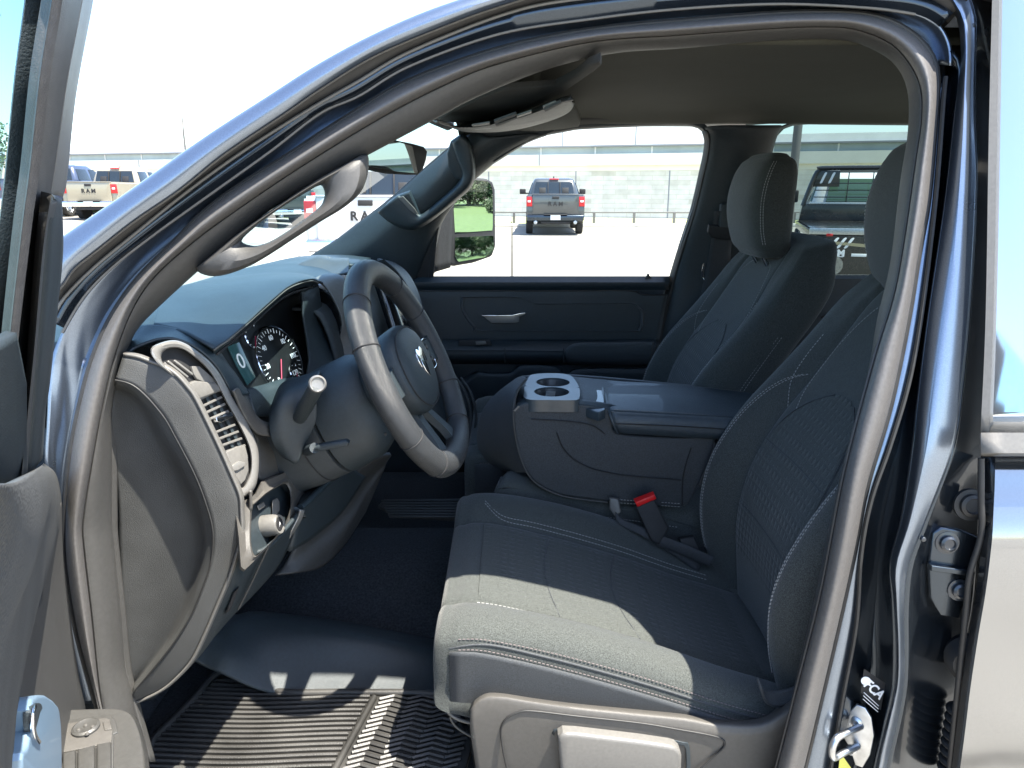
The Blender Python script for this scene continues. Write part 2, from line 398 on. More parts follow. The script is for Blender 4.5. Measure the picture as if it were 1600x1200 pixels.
patch("pillar_trim", [lerp2(n5, n6, 0.0, .062), lerp2(n5, n6, .05, .055), lerp2(n5, n6, .5, .068), lerp2(n5, n6, .95, .095), lerp2(n5, n6, 1.0, .125)], M['trim'], T, nu=260, sub=4, th=.003)
tube("leak_block_tube", both(cE2[3:], .075), .026, M['matblack'], T, n=120, nseg=8)  # unseen tube added behind the jamb to block a sun leak
box("leak_block_bar", (.85, 1.14, 1.905), (.80, .12, .016), M['matblack'], T)  # unseen bar added at the roof edge against stray sunlight
tube("seal_shadow", lerp2(rs4, rs4, 0, .064), .005, M['rubber'], T, n=200, nseg=8)  # dark tube standing in for the shadow beside the weatherstrip
# rear side of the opening
cT1 = uv("1478,120 1474,160 1462,312 1440,492 1420,600 1390,700 1362,780 1346,864 1338,976 1316,1095 1299,1196 1290,1262")
cK1 = uv("1484,80 1498,110 1490,187 1476,312 1449,496 1432,640 1426,700 1411,804 1391,879 1395,933 1399,1012 1397,1075 1382,1137 1368,1196 1355,1262")
cK1t = uv("1440,-40 1490,20 1501,70 1499,110 1490,187 1476,312 1449,496 1432,640 1426,700 1411,804 1391,879 1395,933 1399,1012 1397,1075 1382,1137 1368,1196 1355,1262")
cK2 = uv("1500,-40 1522,20 1524,60 1522,167 1526,292 1515,496 1500,640 1490,700 1476,742 1442,825 1419,887 1413,950 1414,1012 1413,1067 1405,1117 1386,1196 1372,1262")
cK3 = uv("1560,-40 1556,20 1552,60 1548,167 1545,292 1542,496 1538,640 1536,700 1536,742 1533,825 1530,887 1524,950 1512,1012 1503,1067 1494,1117 1485,1196 1475,1262")
i0 = 26
patch("pillar_flange", [both(cE4[i0:], .062), both(cT1, .058)], M['paint'], T, nu=80, sub=2, th=.004)
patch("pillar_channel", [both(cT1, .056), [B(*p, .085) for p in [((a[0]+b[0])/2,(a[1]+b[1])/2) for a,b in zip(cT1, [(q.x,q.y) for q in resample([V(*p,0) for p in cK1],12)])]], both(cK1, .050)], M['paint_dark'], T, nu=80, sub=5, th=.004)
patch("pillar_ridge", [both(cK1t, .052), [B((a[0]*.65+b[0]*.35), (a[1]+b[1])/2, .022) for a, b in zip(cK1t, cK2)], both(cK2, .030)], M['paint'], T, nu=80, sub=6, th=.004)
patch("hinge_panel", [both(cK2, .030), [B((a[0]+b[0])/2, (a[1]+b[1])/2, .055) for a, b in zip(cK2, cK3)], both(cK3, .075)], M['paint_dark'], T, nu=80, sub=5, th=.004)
tube("seal_bead", both(cT1, .054), .003, M['rubber'], T, n=80, nseg=6)
# rear door
cR0 = uv("1552,-60 1550,8 1545,208 1540,496 1532,676"); cR1 = uv("1563,-60 1561,8 1558,208 1552,496 1545,676")
def redge(v): return next(a[0] + (b[0] - a[0]) * (v - a[1]) / (b[1] - a[1]) for a, b in zip(RE[:-1], RE[1:]) if a[1] <= v <= b[1])
RE = [(1543, 700), (1543, 762), (1541, 830), (1538, 867), (1531, 925), (1520, 992), (1508, 1075), (1494, 1196), (1484, 1270)]
RV = [(714, .046), (718, .044), (735, .036), (762, .028), (795, .016), (830, .006), (862, .001), (925, -.003), (992, -.003), (1075, -.003), (1150, -.003), (1265, 0)]
rd = patch("rear_door", [[B(redge(v) + du, v, d + dd) for du, dd in ((-6, .016), (-2, .006), (5, .001), (20, 0), (80, 0), (250, 0), (1000, 0))] for v, d in RV], M['gloss'], T, nu=40, sub=4, th=.004)
rd['label'] = "closed rear door edge with dark reflective paint"
patch("window_frame", [both(cR0, .025), both(cR0, .004), both(cR1, .0), both(cR1, .012)], M['greyplast'], rd, nu=24, sub=3, th=.003, smooth=False)
patch("window_glass", [pl("1561,-60 1560,8 1557,208 1551,496 1545,676", B, .006), pl("2200,-60 2200,8 2200,208 2200,496 2200,676", B, .006)], mat("tinted_rear_glass", (.72, .75, .78), .07, .9, 1.0, coat=1), rd, nu=24, sub=2, th=.004)
patch("belt_moulding", [pl("1533,676 2300,676", B, .006), pl("1533,676 2300,676", B, -.006), pl("1534,708 2300,708", B, -.010), pl("1534,713 2300,713", B, .004)], M['greyplast'], rd, nu=20, sub=3, th=.003, smooth=False, rs=False)
tube("edge_seal", [B(1534 - (v - 720) * .105 if v > 860 else 1533, v, .02) for v in range(716, 1262, 60)], .004, M['rubber'], rd, n=50)
tube("edge_seal", [B(u + 5, v, .01) for u, v in cR1], .0028, M['rubber'], rd, n=50)
# hinge, check strap boot and plug of the rear door
hg = plate("door_hinge", pl("1458,833 1472,824 1500,828 1530,840 1527,872 1524,905 1500,968 1470,962 1455,935 1452,880", B, .036), M['paint_dark'], T, th=.006, bev=.003)
def bolt(u, v, r, d, m, par, name="bolt"):
    c = B(u, v, d); ax = (E0 * 0 + Vector((-.1, -1, .15)))
    return lathe(name, c, ax, [(0, -.006), (r, -.006), (r, .001), (r * .72, .0015), (r * .70, .007), (r * .5, .009), (r * .42, .006), (0, .006)], m, par, n=24)
bolt(1480, 848, .0155, .034, M['boltdk'], hg); bolt(1499, 922, .0155, .034, M['boltdk'], hg)
plate("hinge_leaf", pl("1456,884 1524,893 1524,902 1456,893", B, .026), M['paint_dark'], hg, th=.012, bev=.002)
bolt(1517, 789, .022, .045, M['rubber'], T, "rubber_plug")
lathe("rubber_bumper", B(1518, 1025, .05), (-.5, -1, .1), [(0, 0), (.035, 0), (.036, .012), (.03, .02), (.033, .026), (.026, .036), (0, .037)], M['rubber'], T)
bt = [B(1500 - i * 2, 1110 + i * 13, .045) for i in range(9)]
bm = bmesh.new()
for p in bt:
    g = bmesh.ops.create_uvsphere(bm, u_segments=20, v_segments=10, radius=.019); bmesh.ops.transform(bm, matrix=Matrix.Translation(p) @ Matrix.Diagonal((1, 1, .42, 1)), verts=g['verts'])
link("wiring_boot", bm, M['rubber'], T)
for (u, v, r) in ((1442, 842, .0035), (1520, 40, .003)): cyl("plug", B(u, v, .03), (0, -1, 0), r, .006, M['boltdk'], T, bev=.001)
ci = uv("1424,60 1439,140 1440,190 1432,245 1411,390 1395,470 1365,567 1320,740 1285,920 1250,1060 1215,1196 1198,1262")
patch("pillar_leak_block", [both(ci, .130), both([(2000, b) for a, b in ci], .130), both([(2900, b) for a, b in ci], .13)], M['matblack'], T, nu=40, sub=3, th=.004)  # inner wall added behind the pillar to keep leaking sun off the backrest
# striker, sticker
SP0 = B(1345, 1150, .058); SN = Vector((-.55, -.8, .1)).normalized()
sk = plate("door_striker", [AP(u, v, SP0, SN) for u, v in uv("1338,1101 1352,1106 1362,1122 1366,1150 1360,1180 1348,1200 1336,1196 1328,1170 1316,1150 1322,1118")], M['steel'], T, th=.005, bev=.0015, n=SN)
a = AP(1345, 1135, SP0, SN); b_ = AP(1340, 1166, SP0, SN); pr = SN * .032 + Vector((-.030, 0, 0))
tube("latch_loop", [a, a + pr * .6, a + pr + V(0, 0, -.002), (a + b_) / 2 + pr * 1.12, b_ + pr, b_ + pr * .6, b_], .0052, M['steel'], sk, n=40)
for u, v in ((1338, 1128), (1330, 1172)): lathe("screw", AP(u, v, SP0, SN) , SN, [(0, 0), (.008, 0), (.008, .002), (.004, .004), (.0038, .002), (0, .002)], M['steel'], sk, n=20)
xs = (B(1383, 1076, .06) - B(1348, 1056, .06)).normalized(); ys = Vector((0.25, 0.2, 1))
lab = plate("maker_sticker", [B(*p, .056) for p in uv("1350,1045 1384,1068 1376,1110 1345,1082")], M['matblack'], T, th=.0005, bev=0)
XR = (B(1373, 1088, .05) - B(1356, 1072, .05)); lo = B(1367, 1079, .053)
text("lettering", "FCA", M['white'], lab, B(1366, 1078, .0535), B(1374, 1085, .0535) - B(1358, 1071, .0535), B(1369, 1070, .0535) - B(1363, 1086, .0535), .020, .0003, .0005)
cyl("emblem", B(1353, 1064, .0545), (-.2, -1, .1), .0068, .001, M['white'], lab)
for k in range(3):
    o = Vector((0, 0, -.0052 * k)); tube("small_print", [B(1350, 1082, .0545) + o * 1.1, B(1373, 1103, .0545) + o], .0006, M['white'], lab)
plate("certification_label", [B(*p, .056) for p in uv("1313,1176 1330,1200 1326,1240 1306,1240")], mat("yellow_label", (.7, .66, .12), .5), T, th=.0006, bev=0)
# sill, floor pan and firewall, back of cab, passenger side shell: close the cabin
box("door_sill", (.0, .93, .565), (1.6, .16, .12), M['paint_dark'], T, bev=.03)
box("sill_plate", (.0, .975, .632), (1.25, .09, .012), M['matblack'], T, bev=.004)
box("floor_pan", (.4, 1.69, .60), (2.6, 1.6, .05), M['matblack'], T)
box("firewall", (-.98, 1.69, .95), (.04, 1.55, .75), M['matblack'], T)
box("rear_wall", (1.95, 1.69, .95), (.05, 1.55, .75), M['matblack'], T)
# passenger side outer skin
patch("passenger_side_skin", [[V(x, passY(z) + .05, z) for x in (-1.0, 0, 1, 2.0)] for z in (.5, .8, 1.1, 1.33)], M['paint'], T, nu=20, th=.004)
# roof skin and headliner
eR = [B(*p, .04) for p in uv("600,46 700,6 780,-18 900,-44 1060,-60 1215,-66 1380,-60 1540,-45 1900,-40 2500,-40")]
def mirY(p): return V(p.x, 3.38 - p.y, p.z)
eR = [V(p.x, p.y, p.z) for p in eR]
patch("roof_panel", [eR, [p + V(0, .25, .045) for p in eR], [V(p.x, 1.69, p.z + .06) for p in eR], [mirY(p) + V(0, -.25, .045) for p in eR], [mirY(p) for p in eR]], M['paint'], T, nu=30, sub=6, th=.004, toward=V(0, 1.7, 9))
hx = [-.16, -.10, 0, .15, .4, .8, 1.2, 1.6, 1.9]
def hl(Y, z): return [V(x, Y, z - (.045 if x < -.12 else .018 if x < -.05 else .004 if x < .05 else 0) - (.03 if x > 1.85 else 0)) for x in hx]
hd = patch("headliner", [hl(1.135, 1.846), hl(1.18, 1.868), hl(1.35, 1.885), hl(1.7, 1.89), hl(2.05, 1.882), hl(2.25, 1.865), hl(2.36, 1.835)], M['headliner'], T, nu=50, sub=6, th=.01)
cyl("push_pin", AZ(923, 172, 1.872), (0, 0, 1), .009, .004, M['greyplast'], hd, bev=.001)
# windshield
def wl(s, k): # s down the glass, k across
    X = -.17 - .80 * s; Z = 1.835 - .52 * s; y0 = bodyY(Z) + .03; y1 = passY(Z) + .01
    q = math.sin(math.pi * k) ; return V(X - .10 * q, y0 + (y1 - y0) * k, Z + .025 * q)
patch("windshield", [[wl(s, k / 8) for k in range(9)] for s in (0, .25, .5, .75, 1)], M['wsglass'], T, nu=30, th=0)
tube("windshield_header", [wl(0, .07 + .86 * k / 8) + V(.0, 0, -.01) for k in range(9)], .02, M['trimdk'], T, n=30)
# bonnet, cowl and front wing so that the nose is there from the side
patch("bonnet", [[V(-.93, y, 1.27 + .05 * math.sin(math.pi * (y - .8) / 1.8)) for y in (.84, 1.2, 1.69, 2.2, 2.54)], [V(-1.6, y, 1.24 + .05 * math.sin(math.pi * (y - .8) / 1.8)) for y in (.84, 1.2, 1.69, 2.2, 2.54)], [V(-2.15, y, 1.14 + .04 * math.sin(math.pi * (y - .8) / 1.8)) for y in (.88, 1.2, 1.69, 2.2, 2.5)]], M['paint'], T, nu=24, th=.004, toward=V(0, 1.7, 9))
patch("front_wing", [[V(x, .82, z) for x in (-.62, -1.0, -1.5, -2.1)] for z in (.55, .8, 1.05)] + [[V(x, .84, 1.27 - (.1 if x < -2 else 0)) for x in (-.62, -1.0, -1.5, -2.1)]], M['paint'], T, nu=24, th=.004)

# ------------------------------------------------------------------ driver's A pillar grab handle
def ring(name, loops, mat_, parent, nu=80, th=0, capl=True):
    bm = bmesh.new(); L = [resample(l, nu, True) for l in loops]
    R = [[bm.verts.new(p) for p in l] for l in L]
    for i in range(len(R) - 1):
        for k in range(nu): bm.faces.new((R[i][k], R[i][(k + 1) % nu], R[i + 1][(k + 1) % nu], R[i + 1][k]))
    bmesh.ops.recalc_face_normals(bm, faces=bm.faces)
    return link(name, bm, mat_, parent)
def scl(L, k, cx=None):
    c = sum((Vector(p) for p in L), Vector((0, 0))) / len(L); return [tuple(c + (Vector(p) - c) * k) for p in L]
def offs(L, o):                     # offset outline outwards by o px
    n = len(L); out = []
    for i in range(n):
        a = Vector(L[i - 1]); b = Vector(L[(i + 1) % n]); t = (b - a).normalized(); out.append((L[i][0] + t.y * o, L[i][1] - t.x * o))
    return out
GO = uv("306,420 330,399 370,366 430,324 490,284 540,256 572,240 576,262 571,285 560,305 535,326 500,347 455,376 415,402 385,418 350,430 325,431")
GI = uv("378,375 388,364 415,342 450,318 485,297 500,289 506,296 507,306 502,320 488,333 465,350 440,367 420,378 402,384 390,383 381,380")
def BI(L, d): return [B(p[0], p[1], d) for p in L]
# outline order is clockwise on screen: positive offset goes outwards
def angs(L, c, n=120, smooth=True):  # sample a closed pixel outline at n even directions from c (squeezed along its long axis)
    P = [(p.x, p.y) for p in (dense([V(a[0], a[1], 0) for a in L], 6, True) if smooth else [V(a[0], a[1], 0) for a in L])]
    xs_ = [p[0] for p in P]; ys_ = [p[1] for p in P]; sx = (max(xs_) - min(xs_)); sy = (max(ys_) - min(ys_)); out = []
    for k in range(n):
        a = 2 * math.pi * k / n; dx, dy = math.cos(a) * sx, math.sin(a) * sy; best = 0
        for i in range(len(P)):
            x1, y1 = P[i - 1][0] - c[0], P[i - 1][1] - c[1]; x2, y2 = P[i][0] - c[0], P[i][1] - c[1]
            ex, ey = x2 - x1, y2 - y1; den = dx * ey - dy * ex
            if abs(den) < 1e-9: continue
            t = (x1 * ey - y1 * ex) / den; q = (x1 * dy - y1 * dx) / den
            if t > best and -1e-6 <= q <= 1 + 1e-6: best = t
        out.append((c[0] + dx * best, c[1] + dy * best))
    return out
gc = (442, 336)
GOa = angs(GO, gc, 160); GIa = angs(GI, gc, 160)
# turn order of angs is clockwise on screen as well
def between(A, Bb, k): return [(a[0] + (b[0] - a[0]) * k, a[1] + (b[1] - a[1]) * k) for a, b in zip(A, Bb)]
def ringpx(name, spec, mat_, parent, f=None, closed=True):
    f = f or B; bm = bmesh.new(); R = [[bm.verts.new(f(p[0], p[1], d)) for p in L] for L, d in spec]; nu = len(R[0])
    for i in range(len(R) - 1):
        for k in range(nu): bm.faces.new((R[i][k], R[i][(k + 1) % nu], R[i + 1][(k + 1) % nu], R[i + 1][k]))
    bmesh.ops.recalc_face_normals(bm, faces=bm.faces)
    return link(name, bm, mat_, parent)
gh = ringpx("grab_handle", [(GOa, .13), (GOa, .084), (between(GOa, GIa, .06), .068), (between(GOa, GIa, .2), .058), (between(GOa, GIa, .5), .053), (between(GOa, GIa, .75), .056), (between(GOa, GIa, .93), .066), (GIa, .080), (GIa, .115)], M['trim'], T)

# ------------------------------------------------------------------ OPENED DRIVER'S DOOR (left edge)
door = plate("driver_door", [V(*p) for p in []] or [HD + DD * s + DN * (-.02) + V(0, 0, z) for s, z in ((.02, .52), (1.08, .52), (1.08, 1.25), (.02, 1.25))], M['paint'], T, th=.05, bev=.006, toward=V(.5, .5, 1))
door['label'] = "open driver's door with grey trim, window frame and switch armrest"
def DR(s, n0=.05): return pl(s, D, n0)
patch("window_frame", [DR("-90,-30 -90,130 -90,300 -90,480 -90,620", .02) , DR("42,-30 26,130 8,300 -20,480 -60,620", .02)], M['trim'], door, nu=2) if False else None
# pane
gf_ = DR("46,-60 14,200 -40,560", .005)
def dpos(s_, z, n): return HD + DD * s_ + DN * (n + .3 * sp(z - 1.3)) + V(0, 0, z)
patch("window_glass", [[dpos(1.0, 1.75, .005), dpos(1.02, 1.5, .005), dpos(1.04, 1.25, .005)], gf_], M['doorglass'], door, nu=12, sub=4, th=.0)
fr = patch("window_frame", [DR("41,-40 38,0 22,120 10,240 0,330 -30,560 -50,700", .0), DR("43,-40 40,0 24,120 12,240 2,330 -28,560 -48,700", .028), DR("71,-40 68,0 50,120 35,260 22,360 2,540 -12,700", .034)], M['trimdk'], door, nu=60, sub=3, th=.004, smooth=False)
patch("frame_seal", [DR("71,-40 68,0 50,120 35,260 22,360 2,540 -12,700", .030), DR("84,-40 81,0 62,120 47,260 34,360 14,540 0,700", .046), DR("98,-40 95,0 76,120 60,260 46,360 26,540 8,700", .036)], M['seal'], fr, nu=60, sub=5, th=.004)
patch("frame_channel", [DR("98,-40 95,0 76,120 60,260 46,360 26,540 8,700", .030), DR("99,-40 96,0 77,120 61,260 47,360 27,540 9,700", .040), DR("131,-40 128,0 104,130 86,260 78,310 60,420 46,540 30,700", .044)], M['seal'], fr, nu=60, sub=3, th=.004, smooth=False)
patch("frame_edge", [DR("131,-40 128,0 104,130 86,260 78,310", .044), DR("140,-40 137,0 112,130 95,260 88,305", .036), DR("149,-40 146,0 119,150 105,280 98,308", .012)], M['greyplast'], fr, nu=40, sub=4, th=.004)
patch("mirror_sail", [DR("76,312 58,400 46,540 30,700 26,757", .038), DR("80,303 66,400 54,540 38,700 32,757", .052), DR("81,303 70,400 60,520 50,640 42,748", .052)], M['trim'], fr, nu=40, sub=3, th=.004, smooth=False)
patch("mirror_sail_edge", [DR("81,303 70,400 60,520 50,640 42,748", .050), DR("97,312 99,390 91,477 78,600 72,640 67,716", .010)], M['trimdk'], fr, nu=40, sub=4, th=.004)
patch("sail_base", [DR("-40,560 -60,700 -60,745", .05), DR("26,520 26,700 26,757", .05), DR("42,600 42,700 42,748", .053)], M['trimdk'], fr, nu=20, sub=3, th=.004, smooth=False)
# lower trim
pn = patch("door_panel", [DR("68,724 88,742 97,788 95,850 84,890 64,930 50,980 40,1077 36,1240", .015), DR("64,728 80,748 88,790 86,850 76,885 58,922 44,972 34,1070 30,1240", .055), DR("45,742 58,765 64,800 62,850 54,885 40,915 28,960 20,1060 16,1240", .078), DR("10,757 20,780 25,810 25,850 20,880 12,900 4,940 0,1050 -4,1240", .085), DR("-70,760 -70,790 -70,820 -70,850 -70,880 -70,900 -70,940 -70,1050 -70,1240", .08)], M['dashend'], door, nu=60, sub=6, th=.004)
patch("door_pocket", [DR("96,790 100,880 112,980 124,1060 138,1130 150,1240", .03), DR("93,795 84,865 62,935 50,1010 42,1090 38,1240", .045), DR("60,940 40,1000 30,1100 28,1240", .05)], M['trim'], door, nu=50, sub=5, th=.004)
# armrest with switches
ar_z = 1.085
def AR(s, dz=0): return [AZ(p[0], p[1], ar_z + dz) for p in uv(s)]
armt = patch("armrest", [AR("70,1112 95,1112 150,1110 190,1111 212,1121 225,1150 232,1185 236,1240", -.06), AR("70,1113 95,1113 150,1111 188,1112 208,1122 221,1150 228,1185 231,1240", -.004), AR("70,1122 95,1120 150,1118 180,1119 196,1128 207,1152 212,1185 214,1240", .004), AR("70,1240 95,1240 120,1240 150,1240 160,1240 170,1240 185,1240 195,1240", .003)], M['switch'], door, nu=60, sub=6, th=.004)
sw = plate("window_switch_panel", AR("90,1128 120,1122 168,1116 176,1118 181,1126 184,1143 178,1146 176,1240 90,1240", .0065), M['switch'], armt, th=.006, bev=.0015, n=V(0, 0, 1))
plate("switch_surround", AR("92,1132 122,1127 166,1121 172,1124 176,1141 174,1160 92,1176", .0085), M['beigeplast'], sw, th=.003, bev=.001, n=V(0, 0, 1))
lathe("mirror_joystick", AZ(134.5, 1139, ar_z + .008), (0, 0, 1), [(0, 0), (.0135, 0), (.0135, .003), (.011, .0045), (.0085, .0035), (0, .0032)], M['switch'], sw)
for u, v in ((123, 1141), (134, 1134), (145, 1136), (136, 1147)):
    lathe("joystick_nub", AZ(u, v, ar_z + .0115), (0, 0, 1), [(0, 0), (.0022, 0), (.0015, .0015), (0, .002)], M['beigeplast'], sw, n=12)
for q in ("98,1176 118,1171 118,1240 98,1240", "121,1170 148,1163 148,1240 121,1240", "151,1162 173,1158 174,1240 151,1240"):
    plate("window_switch", AR(q, .0125), M['switch'], sw, th=.006, bev=.0018, n=V(0, 0, 1))
plate("lock_button", AR("160,1128 172,1126 175,1139 163,1140", .010), M['beigeplast'], sw, th=.003, bev=.001, n=V(0, 0, 1))
# pull handle
HO = uv("52,1092 62,1085 72,1085 84,1093 93,1104 96,1130 97,1170 97,1260 36,1260 36,1176 45,1170 50,1140 48,1110")
plate("pull_handle", resample([AY(p[0], p[1], .335 + .0024 * (p[0] - 40)) for p in HO], 60, True, False), M['handle_sky'], door, th=.03, bev=.005)
RO = uv("52,1100 60,1097 66,1101 69,1120 70,1140 67,1156 59,1162 52,1150 49,1130 49,1112")
plate("handle_recess", resample([AY(p[0], p[1], .333 + .0024 * (p[0] - 40)) for p in RO], 40, True), M['trimdk'], door, th=.004, bev=.001)
tube("handle_trim_ring", [AY(u, v, .331 + .0024 * (u - 40)) for u, v in uv("53,1104 50,1115 50,1132 54,1150 60,1160")], .0016, M['chrome'], door, n=30)
tube("door_edge_seal", [V(-.585, .815, z) for z in (.5, .8, 1.1, 1.25)], .012, M['rubber'], door, n=20)

# ------------------------------------------------------------------ PASSENGER SIDE: pillar, window openings, door
def QL(s, d): return [Q(p[0], p[1], d) for p in uv(s)]
WS = "470,412 500,393 530,374 560,351 592,327 620,304 650,277 670,260 690,243 712,224 728,208 745,196"
WI = "640,455 664,400 676,372 684,356 694,338 706,322 722,302 742,280 762,262 790,243 822,224 852,212"
pp = patch("passenger_pillar", [QL(WS, -.02), QL(WS, .01), QL("520,425 560,395 590,372 615,350 640,326 660,305 678,286 692,272 706,258 726,241 744,228 762,214", .055), QL("600,445 636,395 650,368 662,350 674,332 690,314 708,296 728,275 748,258 772,241 800,225 826,210", .045), QL(WI, .012), QL(WI, -.03)], M['trimdk'], T, nu=70, sub=6, th=.004)
tube("windshield_seal", QL(WS, .0), .006, M['rubber'], T, n=50)
plate("pillar_upper_trim", QL("735,196 760,188 870,188 866,206 846,213 824,222 800,236 772,254 750,240 738,215", .028), M['trimdk'], pp, th=.02, bev=.004)
# side rail and B pillar framing both windows; built as rings round the openings
W1 = uv("660,438 676,395 684,372 690,350 705,324 724,300 742,281 770,257 800,238 826,222 852,212 900,203 950,200 1000,198 1050,197 1078,197 1094,202 1101,213 1101,235 1096,262 1080,325 1062,380 1046,438")
W1 = uv("676,438 678,420 681,390 690,350 705,324 724,300 742,281 770,257 800,238 826,222 852,212 900,203 950,200 1000,198 1050,197 1078,197 1094,202 1101,213 1101,235 1096,262 1080,325 1062,380 1046,438 1000,438 900,438 800,438")
c1 = (890, 330)
a1 = angs(W1, c1, 200, False); o1 = [(c1[0] + (x - c1[0]) * 1.04 + 0, c1[1] + (y - c1[1]) * 1.07) for x, y in a1]
ringpx("window_surround", [(a1, -.05), (a1, -.01), (between(a1, o1, .35), .006), (o1, .012)], M['trimdk'], T, Q)
patch("roof_rail_trim", [[Q(u, v - 2, .012) for u, v in uv("745,200 800,200 852,206 900,198 950,195 1000,193 1050,192 1100,194 1150,193 1215,190 1300,189 1420,190 1600,190")], [Q(u, v, .05) for u, v in uv("745,186 800,186 852,188 900,186 950,184 1000,182 1050,181 1100,181 1150,181 1215,181 1300,181 1420,182 1600,182")], [V(p.x, 2.30, 1.872) for p in [Q(u, 172, .05) for u in (700, 800, 852, 900, 950, 1000, 1050, 1100, 1150, 1215, 1300, 1420, 1600)]]], M['visor'], T, nu=50, sub=5, th=.004)
patch("roof_rail_edge", [[Q(u, v, -.03) for u, v in uv("852,211 900,203 1000,198 1100,198 1150,197 1215,193 1300,192 1420,194 1600,196")], [Q(u, v - 2, .012) for u, v in uv("852,206 900,198 1000,193 1100,194 1150,193 1215,190 1300,189 1420,190 1600,190")]], M['trimdk'], T, nu=50, sub=5, th=.004)
# B pillar (cabin side)
bpz = patch("center_pillar", [QL("1100,200 1106,213 1104,240 1098,268 1084,328 1066,384 1050,438 1030,520 1010,620", .008), QL("1112,198 1122,215 1118,250 1110,290 1098,340 1084,400 1072,450 1060,520 1050,620", .035), QL("1150,196 1160,215 1160,260 1156,320 1150,380 1145,450 1140,520 1140,620", .06), QL("1215,196 1208,215 1200,250 1192,300 1185,360 1180,430 1180,520 1180,620", .045), QL("1222,197 1213,216 1204,251 1196,300 1189,360 1184,430 1184,520 1184,620", -.02)], M['trimdk'], T, nu=60, sub=6, th=.004)
patch("pillar_door_seal", [QL("1096,205 1100,220 1098,240 1092,268 1078,328 1060,384 1044,438 1022,520 1006,620", -.01), QL("1104,204 1108,220 1106,240 1100,268 1086,328 1068,384 1052,438 1030,520 1014,620", .016), QL("1113,205 1116,220 1114,240 1108,268 1094,328 1076,384 1060,438 1038,520 1022,620", .012)], M['rubber'], T, nu=60, sub=4, th=.004)
patch("belt_strap", [QL("1116,330 1114,360 1104,420 1090,480", .085), QL("1144,330 1144,365 1140,420 1130,480", .085)], M['belt'], T, nu=20, th=.002)
plate("belt_guide", QL("1108,352 1146,356 1148,368 1142,376 1112,372 1106,364", .10), M['matblack'], T, th=.015, bev=.004)
box("belt_adjuster", Q(1131, 337, .08), (.03, .02, .075), M['trimdk'], T, bev=.005)
tube("belt_anchor_loop", QL("1100,412 1097,430 1102,440 1112,440 1116,446", .07), .003, M['chrome'], T, n=30)
# rear window frame
patch("rear_window_edge", [QL("1600,194 1418,193 1300,192 1250,192 1222,198 1208,214 1200,245 1192,300 1186,360 1180,438", .010), QL("1600,197 1418,196 1300,195 1252,195 1226,201 1213,216 1204,247 1196,300 1190,360 1184,438", -.02)], M['trimdk'], T, nu=50, th=.004)
patch("rear_door_trim", [QL("1165,429 1300,429 1450,429 1800,429", -.05), QL("1165,429 1300,429 1450,429 1800,429", .02), QL("1165,436 1300,436 1450,436 1800,436", .035), QL("1165,520 1300,520 1450,520 1800,520", .03), QL("1165,900 1300,900 1450,900 1800,900", .03)], M['trimdk'], T, nu=30, sub=4, th=.004, smooth=False, rs=False)
plate("rear_door_handle", QL("1283,494 1294,490 1296,494 1284,498", .05), M['chrome'], T, th=.006, bev=.001)
# glass of both windows
patch("passenger_window_glass", [QL("640,190 640,445", -.012), QL("1130,190 1130,445", -.012)], M['clear'], T, nu=10, sub=10, th=0)
patch("rear_window_glass", [QL("1165,185 1165,445", -.012), QL("1900,185 1900,445", -.012)], M['privacy'], T, nu=10, sub=10, th=0)
# passenger door
pd = patch("passenger_door", [QL("560,431.5 700,431.5 900,431.5 1046,431.5", -.05), QL("560,431.5 700,431.5 900,431.5 1046,431.5", .006), QL("560,441 700,441 900,441 1046,441", .03), QL("560,453 700,453 900,453 1046,453", .033)], M['dashtop'], T, nu=40, sub=4, th=.004, smooth=False, rs=False)
pd['label'] = "charcoal passenger door seen from inside across the cabin"
patch("door_card", [QL("560,455 700,455 900,455 985,455 1003,461 1043,461", .026), QL("560,457 700,457 900,457 983,457 1002,463 1043,463", .034), QL("560,500 700,500 900,500 980,500 1000,500 1036,500", .036), QL("560,535 700,535 900,535 980,535 1000,535 1030,535", .034)], M['trimdk'], pd, nu=60, sub=4, th=.004)
patch("door_card_lower", [QL("560,530 700,530 900,530 1030,530", .030), QL("560,560 700,560 900,560 1030,560", .02), QL("560,620 700,620 900,620 1030,620", .015), QL("560,760 700,760 900,760 1030,760", .02)], M['trimdk'], pd, nu=40, sub=4, th=.004)
tube("belt_groove", QL("600,454.5 700,454.5 900,454.5 985,454.5 1003,460.5 1043,461", .034), .0022, M['rubber'], pd, n=80)
RC = uv("720,466 726,464 800,464 815,466 832,474 930,474 988,474 1000,479 1006,488 1006,506 1003,514 994,518 900,518 752,517 740,512 727,497 719,480")
rc = ringpx("panel_recess", [(angs(RC, (865, 492), 160), .035), (angs(scl(RC, .985), (865, 492), 160), .043), (angs(scl(RC, .965), (865, 492), 160), .042), (angs(scl(RC, .945), (865, 492), 160), .012)], M['dash'], pd, Q)
patch("recess_floor", [QL("720,463 1006,463", .012), QL("720,519 1006,519", .012)], M['matblack'], pd, nu=10, th=.003)
plate("bolster_pad", QL("834,481 998,480 1001,484 1001,509 998,513 836,513 832,496", .034), M['dash'], pd, th=.022, bev=.009)
plate("bolster_rim", QL("828,472 930,472 990,472 1000,477 836,478", .036), M['dash'], pd, th=.008, bev=.003)
ba = plate("handle_bezel", QL("724,469 800,468 812,471 828,480 833,510 756,511 742,506 730,490", .030), M['dashtop'], pd, th=.01, bev=.004)
plate("handle_pocket", QL("748,474 783,474 790,482 793,494 816,494 818,508 762,508 752,494", .033), M['matblack'], pd, th=.004, bev=.001)
plate("inner_handle", QL("754,493 800,493 811,490 821,489 821,491 812,495 811,503 806,505 768,505 762,500", .058), M['silverplast'], pd, th=.008, bev=.002)
